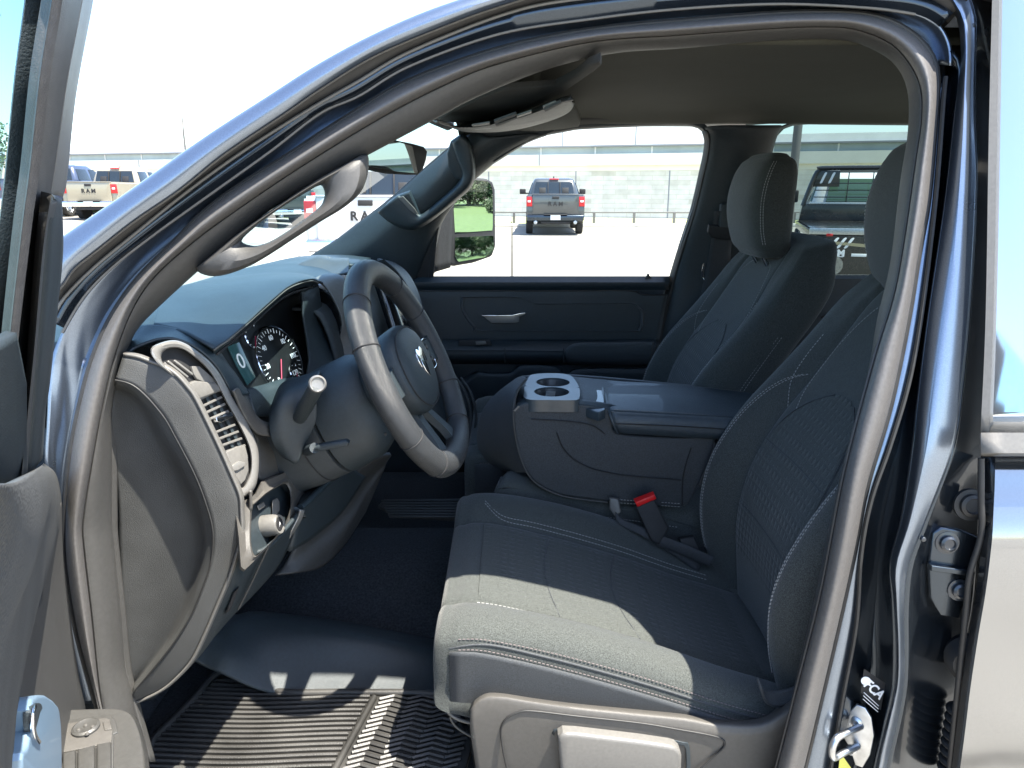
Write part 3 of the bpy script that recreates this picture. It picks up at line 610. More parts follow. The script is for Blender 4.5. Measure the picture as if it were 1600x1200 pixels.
plate("inner_handle_top", QL("752,492.3 790,492.6 800,492.3 812,489.5 821,488.6 821,489.8 812,491.8 801,494 754,494", .061), M['chrome'], pd, th=.008, bev=.001)
# armrest
def QR(s, d): return QL(s, d)
patch("door_armrest", [QL("650,528 700,530 790,530 880,531 1026,528", .03), QL("650,544 700,545 790,545 880,546 1024,542", .09), QL("650,548 700,549 790,549 880,550 1023,548", .096), QL("650,560 700,560 790,560 880,560 1022,562", .092), QL("650,566 700,566 790,566 880,567 1020,568", .06), QL("650,569 700,569 790,569 880,570 1020,572", .02)], M['trimdk'], pd, nu=60, sub=5, th=.004)
patch("armrest_pad", [QL("884,548 900,536 960,535 1022,534", .09), QL("882,550 899,539 960,538 1021,537", .105), QL("884,560 900,562 960,563 1018,563", .10), QL("886,568 900,570 960,571 1016,571", .07)], M['dash'], pd, nu=40, sub=5, th=.004)
for u in (789, 881): tube("armrest_seam", QL("%d,544 %d,549 %d,560 %d,566" % (u, u, u, u), .097), .0018, M['rubber'], pd, n=12)
plate("window_switch", QL("717,532 766,531 768,540 716,541", .075), M['matblack'], pd, th=.01, bev=.002)
plate("switch_button", QL("743,534 758,533 760,538 744,539", .08), M['greyplast'], pd, th=.006, bev=.001)
patch("map_pocket", [QL("690,620 735,584 760,582 796,582 812,570 870,572 884,584 905,575 1010,575", .05), QL("690,640 740,588 760,586 798,586 814,575 868,577 884,590 906,580 1010,580", .07), QL("690,660 740,612 760,610 800,610 820,610 870,612 890,612 910,612 1010,612", .065), QL("690,760 740,700 760,700 800,700 820,700 870,700 890,700 910,700 1010,700", .05)], M['trimdk'], pd, nu=60, sub=4, th=.004)
patch("pocket_rim", [QL("600,560 650,585 690,612 735,632 800,634", .06), QL("600,575 650,600 690,624 735,645 800,648", .09), QL("600,590 650,615 690,640 735,658 800,662", .06)], M['dash'], pd, nu=30, sub=4, th=.004)
plate("lock_pin", QL("1008,437 1008,434 1011,431 1012,428 1014,428 1015,431 1018,434 1019,438", .015), M['trim'], pd, th=.008, bev=.001)
# sail panel at the front of the passenger window
plate("sail_panel", QL("560,436 586,400 602,372 622,350 646,334 672,326 690,330 687,345 683,372 680,400 677,436", .01), M['matblack'], pd, th=.008, bev=.002)
# grab handle on the passenger pillar
PO = uv("592,333 600,322 618,305 640,298 668,302 690,300 702,285 700,262 697,240 702,222 720,212 734,218 740,245 740,272 733,290 716,306 692,322 668,340 650,354 632,358 615,352")
PH = uv("644,305 654,322 668,330 690,318 712,300 722,288 708,290 700,300 684,306 662,304")
patch("grab_handle", [QL("590,332 606,346 628,357 648,359 668,350 694,330 716,312 734,296 742,278 742,250 736,222 724,208", .06), QL("592,330 608,343 630,353 648,355 667,346 693,327 715,308 732,292 739,276 739,250 733,224 722,212", .085), QL("604,320 616,330 634,343 648,348 665,340 690,321 711,303 727,287 733,274 732,250 728,228 716,216", .092), QL("622,306 632,316 644,330 655,337 664,334 687,315 708,297 720,284 724,270 716,248 711,232 708,222", .085), QL("624,306 634,317 646,330 656,334 664,331 686,313 706,295 717,283 721,270 713,248 708,232 706,222", .06)], M['dashtop'], pp, nu=70, sub=5, th=.004)
plate("handle_mount", QL("594,332 606,318 620,307 640,300 650,322 656,336 648,346 630,348 610,342", .075), M['dashtop'], pp, th=.02, bev=.006)
plate("handle_mount", QL("700,262 698,240 704,222 720,211 732,220 738,245 736,262 724,282 712,280", .07), M['dashtop'], pp, th=.02, bev=.006)
plate("screw_cover", QL("622,309 630,307 648,326 654,336 648,334 640,328", .088), M['greyplast'], pp, th=.003, bev=.001)

# exterior towing mirror on the passenger door
MP = Vector((-.20, 2.83, 1.57)); MN = Vector((.75, -.66, 0)).normalized()
def MM(s, off=0): return [AP(p[0], p[1], MP + MN * off, MN) for p in uv(s)]
mh = plate("door_mirror", resample(MM("702,262 740,277 762,279 771,284 775,296 776,385 770,401 742,411 712,416 702,414 698,400"), 70, True, False), M['matblack'], T, th=.10, bev=.012)
patch("mirror_arm", [[V(-.33, 2.50, 1.33), V(-.36, 2.62, 1.34), V(-.33, 2.76, 1.36)], [V(-.30, 2.50, 1.50), V(-.33, 2.62, 1.50), V(-.30, 2.76, 1.52)]], M['matblack'], mh, nu=10, sub=5, th=.03)
patch("mirror_stem", [MM("680,425 684,340 690,318", .0), MM("704,418 708,340 712,300", .004)], M['matblack'], mh, nu=10, sub=4, th=.03)
plate("mirror_glass", resample(MM("709,266 736,281 761,283 768,289 770,300 770,360 711,364 709,330", .002), 40, True, False), M['mirror'], mh, th=.003, bev=0)
MN2 = Vector((.75, -.66, .05)).normalized()
plate("convex_mirror_glass", resample([AP(p[0], p[1], MP + MN * .004 + V(0, 0, -.17), MN2) for p in uv("711,371 771,368 772,388 768,396 757,402 716,409 711,402")], 40, True, False), mat("convex_glass", (.62, .68, .70), .02, 1, bump=('n', 4, .25)), mh, th=.003, bev=0)

# interior mirror
IP = AY(628, 250, 1.66); IN = Vector((.91, -.42, .012)).normalized()
im = plate("interior_mirror", [AP(p[0], p[1], IP, IN) for p in uv("560,232 592,215 622,219 650,225 664,229 669,236 667,250 662,266 655,273 620,271 560,259")], M['matblack'], T, th=.03, bev=.006, n=IN)
plate("mirror_glass", [AP(p[0], p[1], IP + IN * .001, IN) for p in uv("562,234 593,218 622,222 644,228 648,245 653,271 620,268 562,257")], M['mirror'], im, th=.002, bev=0, n=IN)
tube("mirror_stalk", [IP + V(-.02, .0, .0), IP + V(-.06, .02, .05), wl(.12, .5) + V(.02, 0, -.01)], .012, M['matblack'], im, n=12)

# sun visors, overhead console
def ZZ(s, z): return [AZ(p[0], p[1], z) for p in uv(s)]
plate("sun_visor", ZZ("683,187 700,178 750,154 790,141 868,136 900,120 920,104 938,97 940,104 930,112 915,122 880,146 840,166 800,179 750,189 710,192", 1.812), M['visor'], T, th=.012, bev=.005, n=V(0, 0, -1), toward=V(.3, 1.3, 1.2))
patch("windshield_trim", [[wl(-.02, .08 + .84 * k / 8) + V(-.01, 0, -.006) for k in range(9)], [wl(-.02, .08 + .84 * k / 8) + V(.05, 0, -.012) for k in range(9)], [V(.06, 1.17 + i * .135, 1.874) for i in range(9)]], M['headliner'], T, nu=30, th=.004, toward=V(.3, 1.5, 1.2))
oc = patch("overhead_console", [ZZ("672,184 712,196 750,193 800,181 845,165 874,153 893,148", 1.80), ZZ("684,189 714,199 755,197 805,186 850,171 876,160 893,156", 1.775), ZZ("690,194 722,204 770,205 815,197 855,184 880,172 894,160", 1.785), ZZ("700,198 730,207 775,207 820,200 862,188 888,176 898,162", 1.81)], M['trim'], T, nu=50, sub=5, th=.004)
for q in ("737,196 765,192 768,201 742,203", "800,184 830,174 833,182 806,192", "848,168 868,160 872,168 853,176"):
    plate("map_light", ZZ(q, 1.776), M['greyplast'], oc, th=.003, bev=.001, n=V(0, 0, -1), toward=V(.3, 1.3, 1.2))
for q in ("772,190 806,178 807,181 773,194", "774,195 807,183 808,185 776,198", "850,172 876,160 877,162 852,175"):
    plate("console_slot", ZZ(q, 1.770), M['matblack'], oc, th=.004, bev=0, n=V(0, 0, -1), toward=V(.3, 1.3, 1.2))
plate("passenger_visor", ZZ("778,202 800,197 868,184 896,165 907,191 905,198 880,202 822,207 812,204 790,206", 1.812), M['headliner'], T, th=.014, bev=.004, n=V(0, 0, -1), toward=V(.3, 1.3, 1.2))
M['tray'] = mat('tray_plastic', (.035, .048, .057), .36, coat=.15, noise=(90, .1))
M['lid'] = mat('lid_leather', (.034, .046, .056), .40, coat=.12, noise=(90, .1), bump=('v', 1300, .3))

# ------------------------------------------------------------------ DASHBOARD
def YL(s, Y=None): return pl(s, AY, Y) if Y else pl(s, AY)
def GL(s, o=0.0): return pl(s, G, o)
dt = patch("dashboard", [[V(x, y, z) for x, y, z in ((-.53, 1.07, 1.40), (-.47, 1.22, 1.43), (-.46, 1.5, 1.435), (-.46, 1.9, 1.432), (-.46, 2.38, 1.425))],
    [V(-.57, y, z) for y, z in ((1.05, 1.43), (1.2, 1.45), (1.5, 1.45), (1.9, 1.445), (2.38, 1.435))],
    [V(-.75, y, z) for y, z in ((.99, 1.415), (1.2, 1.44), (1.5, 1.43), (1.9, 1.43), (2.36, 1.42))],
    [V(-1.02, y, z) for y, z in ((1.0, 1.33), (1.2, 1.34), (1.5, 1.34), (1.9, 1.34), (2.34, 1.33))]], M['dashtop'], T, nu=40, sub=5, th=.006, toward=V(0, 1.5, 3))
dt['label'] = "dashboard with dark top pad tinted for windshield light and side vent"
patch("dash_front", [[V(-.46, y, 1.405) for y in (1.5, 1.9, 2.38)], [V(-.40, y, 1.385) for y in (1.5, 1.9, 2.38)], [V(-.37, y, 1.25) for y in (1.5, 1.9, 2.38)], [V(-.40, y, 1.12) for y in (1.5, 1.9, 2.38)], [V(-.44, y, 1.02) for y in (1.5, 1.9, 2.38)], [V(-.60, y, .93) for y in (1.5, 1.9, 2.38)]], M['dash'], dt, nu=30, sub=5, th=.006)
# end of the dash facing the door
sA = "192,556 215,560 236,568 255,575 273,587 288,603 302,622 322,662 342,704 360,745 372,775 374,800 375,835 366,868 354,905 336,948 318,990 297,1032 270,1062 246,1080 208,1098"
sB = "180,594 198,598 212,605 226,617 240,632 258,655 272,680 285,704 300,733 312,760 322,788 330,815 333,838 331,870 325,895 314,925 300,958 278,995 255,1026 232,1054 208,1082"
sC = "178,606 186,607 196,611 208,620 220,633 234,656 246,680 260,704 274,730 286,757 297,784 306,812 311,838 311,862 306,893 297,925 284,958 266,995 246,1024 226,1050 207,1072"
ends = patch("end_panel_border", [YL(sA, .985), YL(sA, .972), YL(sB, .962)], M['dashend'], dt, nu=120, sub=5, th=.004)
patch("end_edge", [YL(sA, .970), [p + V(.002, .004, .001) for p in YL(sA, .980)], [p + V(-.016, .02, 0) for p in YL(sA, .985)]], M['greyplast'], dt, nu=120, sub=5, th=.004)
tube("panel_seam", YL(sB, .962), .0013, M['rubber'], dt, n=120)
pa = [AY(p[0], p[1], .962) for p in uv(sB)]; pb = [AY(p[0], p[1], .969) for p in between(uv(sB), uv(sC), .5)]; pc = [AY(p[0], p[1], .985) for p in uv(sC)]
sX = "170,620 172,640 174,660 176,680 178,700 180,720 182,745 184,770 185,790 186,815 186,838 186,860 187,893 188,925 189,958 192,985 195,1005 198,1025 202,1045 204,1055 206,1066"
patch("end_panel", [pa, pb, pc, [AY(p[0], p[1], .990) for p in between(uv(sC), uv(sX), .15)], [AY(p[0], p[1], .988) for p in between(uv(sC), uv(sX), .6)], [AY(p[0], p[1], .985) for p in uv(sX)]], M['dashend'], dt, nu=120, sub=5, th=.004)
patch("cowl_strip", [pl("172,560 176,600 172,700 172,806 174,850 186,955 196,1045 214,1110 236,1190", B, .105), pl("186,575 186,620 184,700 184,806 186,850 197,955 206,1045 222,1110 244,1190", B, .118)], M['trim'], dt, nu=50, th=.006)
# near top of the dash, around the vent
patch("dash_corner", [YL("196,556,.985 205,545,1.0 226,535,1.01 250,528,1.02 277,529,1.03 311,545,1.045 341,575,1.06 366,622,1.075"), YL("200,535,1.03 215,526,1.04 232,522,1.05 258,518,1.06 285,521,1.065 318,538,1.07 352,570,1.08 380,618,1.09"), YL("205,512,1.07 222,508,1.08 238,507,1.08 262,510,1.08 290,518,1.08 328,541,1.08 362,575,1.10 390,616,1.11")], M['dashtop'], dt, nu=50, sub=6, th=.004)
# instrument hood
H0 = "334,547,1.060 345,539,1.075 357,531,1.095 385,507,1.16 414,481,1.235 443,456,1.33 456,448,1.37 470,442.5,1.42 480,439.5,1.45 490,439,1.48 498,443,1.50"
hood = patch("instrument_hood", [YL("336,553,1.075 346,544,1.09 359,535,1.11 386,512,1.18 416,486,1.26 444,462,1.355 457,454,1.395 470,450,1.44 480,447,1.47 489,446,1.50 495,448,1.52"), YL(H0), YL("332,543,1.058 342,535,1.075 354,527,1.095 382,502,1.16 411,475,1.235 440,451,1.33 453,443,1.37 468,437,1.42 479,435,1.45 490,434.5,1.485 501,440,1.51"),
    YL("312,531,1.06 322,522,1.09 332,508,1.13 355,482,1.21 385,457,1.30 420,440,1.39 440,434,1.44 460,430,1.50 475,430,1.53 488,432,1.55 503,440,1.55"),
    YL("285,518,1.07 290,505,1.11 300,488,1.17 318,462,1.27 350,444,1.39 385,434,1.50 412,430,1.56 440,427,1.62 462,427,1.64 485,430,1.65 506,442,1.62"),
    YL("240,506,1.09 244,490,1.15 252,470,1.24 275,450,1.36 318,438,1.52 360,432,1.64 395,428,1.70 430,426,1.76 460,426,1.78 485,430,1.78 508,444,1.70")], M['dashtop'], dt, nu=60, sub=8, th=.004)
tube("hood_edge_stitch", YL(H0), .0016, M['greyplast'], dt, n=80)
# cluster
CL0 = Vector((-.505, 1.30, 1.37)); CLN = Vector((.90, -.22, .36)).normalized()
def CLp(s, o=0): return [AP(p[0], p[1], CL0 + CLN * o, CLN) for p in uv(s)]
cl = plate("instrument_cluster", CLp("338,549 360,530 400,490 440,462 470,452 482,470 474,492 480,530 483,560 478,590 440,602 392,618 372,600", 0), M['cluster'], dt, th=.01, bev=0, n=CLN)
plate("cluster_display", CLp("357,541 374,534 384,556 400,589 388,601 371,571", .003), M['display'], cl, th=.003, bev=.001, n=CLN)
xr = AP(384, 560, CL0, CLN) - AP(370, 568, CL0, CLN); yr = AP(372, 552, CL0, CLN) - AP(380, 575, CL0, CLN)
CX = -CLN.cross(Vector((0, 0, 1))).normalized(); CY = CLN.cross(CX).normalized() * (1 if CLN.cross(CX).z > 0 else -1)
if CX.y < 0: CX = -CX
text("readout", "0", M['dial'], cl, AP(377, 565, CL0 + CLN * .005, CLN), CX, CY, .040, .0003)
def dial(u, v, r, a0, a1, nt, labels=None, red=None):
    c = AP(u, v, CL0 + CLN * .005, CLN); bm = bmesh.new()
    pts = [c + CX * (r * math.cos(rad(a))) + CY * (r * math.sin(rad(a))) for a in range(a0, a1 + 1, 10)]
    tube_bm(bm, pts, .0019, 6, n=40); link("dial_ring", bm, M['chrome'], cl)
    bm = bmesh.new()
    for i in range(nt):
        a = rad(a0 + (a1 - a0) * i / (nt - 1)); d = CX * math.cos(a) + CY * math.sin(a)
        q = d.to_track_quat('X', 'Z').to_matrix(); box_bm(bm, c + d * (r * .86), (r * (.14 if i % 2 == 0 else .08), .0011, .0006), q)
    link("dial_ticks", bm, M['dial'], cl)
    if labels:
        for i, s in enumerate(labels):
            a = rad(a1 + (a0 - a1) * i / (len(labels) - 1)); d = CX * math.cos(a) + CY * math.sin(a)
            text("dial_number", s, M['dial'], cl, c + d * (r * .66), CX, CY, r * .20, .0002, .0002)
    tube("needle", [c + CLN * .002, c + CLN * .002 + (CX * math.cos(rad(235)) + CY * math.sin(rad(235))) * r * .8], .0012, M['dialred'], cl, n=6)
dial(438, 562, .070, -50, 230, 33, ["0", "20", "40", "60", "80", "100", "120"])
dial(398, 526, .028, 60, 230, 9)
dial(463, 583, .020, 60, 290, 7)
dial(349, 563, .045, 100, 250, 9)
patch("cluster_shroud", [CLp("338,549 400,489 440,460 470,450", .0), YL("336,553,1.075 386,512,1.18 444,462,1.355 489,447,1.50")], M['matblack'], dt, nu=30, sub=3, th=.004)
patch("cluster_side_wall", [YL("470,448,1.47 474,470,1.46 474,492,1.455 480,530,1.45 483,560,1.44 478,592,1.42"), YL("484,450,1.53 488,472,1.50 492,500,1.50 500,530,1.49 505,560,1.47 505,590,1.44"), YL("498,445,1.56 503,480,1.56 510,505,1.55 522,535,1.54 528,560,1.52 530,590,1.48")], M['trimdk'], dt, nu=40, sub=5, th=.004)
patch("cluster_bezel", [YL("337,551,1.08 348,572,1.085 362,602,1.10 378,628,1.11 398,650,1.13"), YL("340,549,1.10 352,570,1.10 366,598,1.12 384,620,1.13 404,640,1.15"), YL("344,549,1.13 357,568,1.13 372,594,1.15 392,612,1.17 412,628,1.19")], M['dash'], dt, nu=40, sub=4, th=.004)
tube("cluster_trim_line", YL("345,558,1.10 356,577,1.105 366,603,1.12 376,622,1.125"), .0014, M['silverplast'], dt, n=30)
patch("cluster_sill", [YL("384,607,1.16 410,601,1.22 440,592,1.28 470,588,1.34 500,588,1.38"), YL("392,622,1.14 412,615,1.20 440,606,1.25 470,602,1.32 500,602,1.36"), YL("400,650,1.13 415,650,1.17 440,650,1.22 470,640,1.30 500,640,1.34")], M['trimdk'], dt, nu=40, sub=4, th=.004)
# centre stack
patch("center_bezel", [YL("488,437,1.60 499,440,1.59 512,452,1.58 528,480,1.57 535,505,1.57 530,530,1.57 524,560,1.56 528,600,1.54"), YL("500,430,1.63 515,434,1.61 528,448,1.60 542,480,1.59 550,505,1.59 554,530,1.59 560,560,1.58 566,600,1.56"), YL("512,426,1.66 532,430,1.64 545,446,1.62 560,480,1.61 568,505,1.61 574,530,1.61 582,560,1.60 590,600,1.58")], M['greyplast'], dt, nu=60, sub=5, th=.005)
patch("center_vent_recess", [YL("486,447,1.59 500,452,1.585 516,462,1.58 526,480,1.575 533,505,1.572 532,520,1.571 522,536,1.57"), YL("486,462,1.60 495,468,1.60 502,478,1.60 510,492,1.60 516,508,1.60 518,522,1.60 520,536,1.575")], M['black'], dt, nu=40, sub=4, th=.004)
scr = patch("touch_screen", [YL("584,410,1.64 597,440,1.64 610,480,1.63 626,530,1.62 640,580,1.60"), YL("600,405,1.90 625,430,1.90 650,470,1.89 672,530,1.88 690,580,1.86")], M['black'], dt, nu=20, sub=4, th=.02)
tube("screen_edge", YL("592,440,1.635 602,470,1.635 614,510,1.625 622,536,1.62"), .0022, M['silverplast'], scr, n=20)
plate("screen_tile", YL("640,526,1.70 630,534,1.68 646,540,1.68 648,530,1.70"), mat("lit_tile", (.2, .5, .5), .3, emit=((.3, .7, .7), .5)), scr, th=.002, bev=0)
pod = patch("dash_speaker_pod", [YL("458,426,1.95 475,428,1.92 500,430,1.88 530,428,1.86 545,425,1.86"), YL("457,420,1.98 470,412,1.98 490,412,1.97 516,416,1.95 545,415,1.93"), YL("468,413,2.02 480,406,2.02 497,401,2.02 515,405,2.0 545,406,1.98"), YL("478,409,2.10 490,402,2.10 505,399,2.12 520,402,2.10 545,403,2.06")], M['dash'], dt, nu=40, sub=5, th=.004)
for i in range(5): tube("grille_slot", YL("%d,402,2.03 %d,410,1.99" % (494 + i * 5, 497 + i * 5)), .002, M['greyplast'], pod, n=6)
patch("dash_upper_tray", [YL("520,402,2.05 540,404,2.05 562,405,2.05"), YL("522,409,1.98 545,411,1.98 565,413,1.98"), YL("524,413,1.97 547,415,1.97 565,417,1.97")], M['dashtop'], dt, nu=20, sub=4, th=.003, smooth=False)
patch("dash_end_far", [YL("594,404,2.2 620,412,2.2 640,430,2.22 655,460,2.22 664,500,2.22 668,540,2.22"), YL("590,404,2.05 612,415,2.06 630,438,2.08 645,470,2.08 655,510,2.08 660,550,2.08")], M['dash'], dt, nu=30, sub=5, th=.01)
patch("glovebox_side", [YL("640,560,2.15 660,600,2.15 680,650,2.15 700,690,2.15 700,720,2.15"), YL("690,560,2.3 715,590,2.3 735,625,2.3 745,660,2.3 740,700,2.3")], M['trimdk'], dt, nu=20, sub=4, th=.01)
for o in (0, 8): tube("storage_rim", YL("%d,590,2.1 %d,615,2.1 %d,650,2.1 %d,690,2.1" % (712 + o, 728 + o, 736 + o, 730 + o)), .004, M['dash'], dt, n=20)

# side vent
vo = "235,548 247,537 277,532 311,550 341,580 367,628 389,666 403,701 404,738 397,764 378,776 358,752 337,706 315,658 294,616 270,588 246,568"
vi = "252,556 262,545 283,545 306,560 330,585 352,626 374,666 389,700 392,730 386,752 377,762 364,744 344,706 322,658 302,618 280,590 258,572"
def ppair(s_, k=8): return [(p.x, p.y) for p in dense([V(a[0], a[1], 0) for a in uv(s_)], k, True)]
VN = Vector((.93, -.30, .26)).normalized(); VP = G(335, 701)
def GV(u, v, o=0.0): return AP(u, v, VP + VN * o, VN)
def GVL(s_, o=0.0): return pl(s_, GV, o)
def sq(L, k, c): return [(c[0] + (p[0] - c[0]) * k, c[1] + (p[1] - c[1]) * k) for p in L]
VO = ppair(vo); VI = ppair(vi)
vent = ringpx("side_vent", [(VO, -.03), (VO, -.002), (between(VO, VI, .12), .0025), (between(VO, VI, .45), .004), (between(VO, VI, .85), .0025), (VI, -.001), (VI, -.011)], M['silverplast'], dt, GV)
vent['label'] = "outer dashboard air vent with satin bezel"
plate("vent_cavity", [GV(p[0], p[1], -.010) for p in VI[::3]], M['matblack'], vent, th=.004, bev=0, n=VN)
plate("vent_cowl", GVL("300,572 312,572 335,592 350,606 346,612 330,602 308,592 303,584", -.003), M['greyplast'], vent, th=.004, bev=.001, n=VN)
for k, q in enumerate(("258,566 284,588 283,590 257,568", "264,563 295,588 293,590 262,565", "274,562 303,584 301,586 272,564")):
    plate("vent_slat", GVL(q, -.005), M['silverplast'], vent, th=.002, bev=.0003, n=VN)
plate("vent_block", GVL("288,602 306,594 338,598 346,604 346,611 312,624 304,621", .001), M['greyplast'], vent, th=.008, bev=.003, n=VN)
for i in range(9):
    f = i / 8; l = (309 + f * 44, 624 + f * 80); r = (341 + f * 42, 608 + f * 86)
    if i == 4: continue
    plate("vent_slat", [GV(l[0], l[1], -.003), GV(r[0], r[1], -.003), GV(r[0] + 1.5, r[1] + 3, -.003), GV(l[0] + 1.5, l[1] + 3, -.003)], M['greyplast'], vent, th=.003, bev=.0004, n=VN)
for f in (.3, .65):
    l0 = (309 + f * 32, 622 - f * 16); l1 = (353 + f * 30, 702 - f * 8)
    plate("vent_vane", [GV(l0[0], l0[1], -.006), GV(l0[0] + 5, l0[1], -.006), GV(l1[0] + 5, l1[1], -.006), GV(l1[0], l1[1], -.006)], M['trimdk'], vent, th=.003, bev=0, n=VN)
plate("vent_tab", GVL("338,652 358,643 364,645 365,651 346,660 339,659", .002), M['chrome'], vent, th=.006, bev=.0012, n=VN)
plate("vent_lower", GVL("353,706 372,697 384,697 388,712 389,735 384,750 377,757 366,742", -.002), M['greyplast'], vent, th=.006, bev=.002, n=VN)
plate("vent_wheel", GVL("362,728 374,720 383,722 383,728 372,735 364,736", .0015), M['silverplast'], vent, th=.004, bev=.001, n=VN)
# dash face between vent and column
patch("dash_face", [GL("392,640 405,655 418,668 432,680 445,688", -.02), GL("390,652 402,670 414,690 428,703 446,712", -.004), GL("400,690 404,705 414,718 430,726 452,730", -.006), GL("404,735 407,748 420,752 440,748 462,742", -.012)], M['beigeplast'], dt, nu=40, sub=5, th=.004)
patch("dash_face_upper", [YL("366,610,1.06 378,640,1.07 390,662,1.08 404,678,1.10 424,682,1.13"), YL("372,606,1.08 386,634,1.09 398,652,1.10 412,664,1.12 432,668,1.15"), YL("384,618,1.12 396,640,1.12 404,652,1.13 418,660,1.15 436,660,1.18")], M['beigeplast'], dt, nu=40, sub=4, th=.004)
patch("vent_pod_side", [[p + V(.006, .02, 0) for p in YL("375,775 376,790 378,805", .985)], GL("392,770 386,790 380,806", -.01)], M['beigeplast'], dt, nu=10, th=.004)
SO = "364,794 372,786 398,772 408,752 440,738 469,724 477,748 477,774 461,806 445,826 421,854 398,876 380,894 374,888 371,843"
SI = "394,796 400,786 414,774 430,763 445,756 452,765 454,784 450,806 440,826 428,842 410,860 398,868 392,843"
SOa = angs(uv(SO), (422, 808), 120, False); SIa = angs(uv(SI), (422, 808), 120)
sbz = ringpx("switch_bezel", [(SOa, -.02), (SOa, -.004), (between(SOa, SIa, .12), .002), (between(SOa, SIa, .6), .002), (between(SOa, SIa, .9), .006), (SIa, .003), (SIa, -.025)], M['beigeplast'], dt, G)
plate("switch_plate", [G(p[0], p[1], -.018) for p in SIa[::3]], M['trimdk'], sbz, th=.004, bev=0, n=FN)
KA = Vector((.93, -.12, .2)).normalized()
lathe("headlight_knob", G(409, 823, -.022), KA, [(0, 0), (.018, 0), (.018, .010), (.0168, .030), (.0150, .033), (.012, .0325), (.0115, .031), (0, .031)], M['greyplast'], sbz)
lathe("knob_face", G(409, 823, -.022) + KA * .0312, KA, [(0, 0), (.011, 0), (.0105, .0008), (0, .0008)], M['matblack'], sbz)
text("knob_symbol", "A", M['white'], sbz, G(409, 823, -.022) + KA * .0324, (0, 1, 0), (0, 0, 1), .010, .0002)
plate("dimmer_wheel", GL("427,782 433,778 437,784 437,798 431,806 427,806", -.010), M['silverplast'], sbz, th=.002, bev=.0006, n=FN)
plate("switch_button", GL("403,790 412,784 415,790 406,797", -.012), M['silverplast'], sbz, th=.002, bev=.0006, n=FN)
# under the dash
patch("lower_dash", [YL("374,800,.99 375,835,.985 366,868,.98 354,905,.98 336,948,.98 318,990,.98 297,1032,.98 270,1062,.98 246,1080,.98 208,1098,.98"), YL("376,860,1.00 378,885,1.01 376,905,1.01 366,930,1.01 348,965,1.01 330,1000,1.01 306,1032,1.0 280,1058,1.0 252,1078,.99 212,1099,.99"), YL("420,856,1.04 410,872,1.05 396,895,1.05 382,925,1.05 366,950,1.05 342,985,1.05 318,1015,1.04 290,1046,1.03 262,1070,1.02 218,1098,1.01"), YL("470,800,1.15 462,826,1.15 448,862,1.15 430,892,1.14 396,930,1.13 368,958,1.12 338,992,1.10 312,1022,1.08 280,1056,1.07 240,1092,1.05")], M['trimdk'], dt, nu=60, sub=6, th=.006)
tube("panel_groove", YL("420,852,1.03 408,878,1.035 392,912,1.04 372,952,1.045"), .002, M['trim'], dt, n=30)
plate("hood_release", YL("364,925,1.0 370,922,1.0 358,955,1.0 350,962,1.0"), M['matblack'], dt, th=.01, bev=.002)
kb = patch("knee_bolster", [YL("469,794,1.16 478,786,1.18 500,765,1.24 530,738,1.33 548,722,1.40"), YL("466,800,1.155 474,800,1.17 496,786,1.23 530,765,1.32 556,735,1.42"), YL("452,862,1.155 462,858,1.17 492,838,1.24 535,800,1.36 572,745,1.46")], M['trimdk'], dt, nu=30, sub=5, th=.02)
tube("bolster_edge", YL("470,793,1.155 480,785,1.175 501,764,1.235 531,737,1.325"), .006, M['dashtop'], dt, n=30)
patch("trim_chip", [YL("470,797,1.14 466,810,1.14 456,830,1.13"), YL("476,798,1.15 470,815,1.15 451,845,1.14")], M['silverplast'], dt, nu=10, th=.004)
patch("kick_panel", [YL("500,800,1.40 530,765,1.44 556,735,1.5 590,715,1.55 612,712,1.6"), YL("470,842,1.38 500,830,1.42 545,790,1.5 580,745,1.58 605,722,1.62"), YL("446,880,1.36 470,868,1.38 535,832,1.46 575,772,1.56 600,735,1.62"), YL("430,898,1.34 465,895,1.36 505,885,1.42 540,850,1.50 572,800,1.58")], M['trim'], dt, nu=30, sub=5, th=.01)

# ------------------------------------------------------------------ STEERING
WC = Vector((-.175, 1.236, 1.34)); tau = .4226; yw = -.087
WA = Vector((math.cos(tau) * math.cos(yw), math.cos(tau) * math.sin(yw), math.sin(tau)))
W1v = Vector((-math.sin(yw), math.cos(yw), 0)); W2v = WA.cross(W1v)
if W2v.z < 0: W2v = -W2v
def WP(x, y, h=0): return WC + W1v * x + W2v * y + WA * h      # x: +to passenger side, y: up, h: towards the driver
def rimpt(a, r=.183): # slightly flat bottomed
    y = math.sin(a) * r; x = math.cos(a) * r
    if y < -.15: y = -.15 - (abs(y) - .15) * .7
    return WP(x, y)
bm = bmesh.new()
tube_bm(bm, [rimpt(2 * math.pi * i / 32) for i in range(32)], .0202, 20, closed=True, n=160, flat=1.12)
for v in bm.verts: pass
bmesh.ops.recalc_face_normals(bm, faces=bm.faces)
sw_ = link("steering_wheel", bm, M['leather'], T)
sw_['label'] = "black leather steering wheel with airbag hub, lit on its near side"
for a in (205, 155, 25, 335, 128, 52, 232, 308):
    a = rad(a); c = rimpt(a); t = (rimpt(a + .02) - rimpt(a - .02)).normalized()
    bm = bmesh.new(); n_ = WA; b2 = t.cross(n_).normalized()
    tube_bm(bm, [c + n_ * (.0205 * math.cos(k * math.pi / 8)) + b2 * (.0229 * math.sin(k * math.pi / 8)) for k in range(16)], .0011, 6, closed=True, n=48)
    link("rim_seam", bm, M['matblack'], sw_)
stitch("rim_stitching", [rimpt(rad(a), .1655) - WA * .004 for a in range(152, 208, 6)], M['greyplast'], sw_, gap=.006, ln=.004, r=.0006)
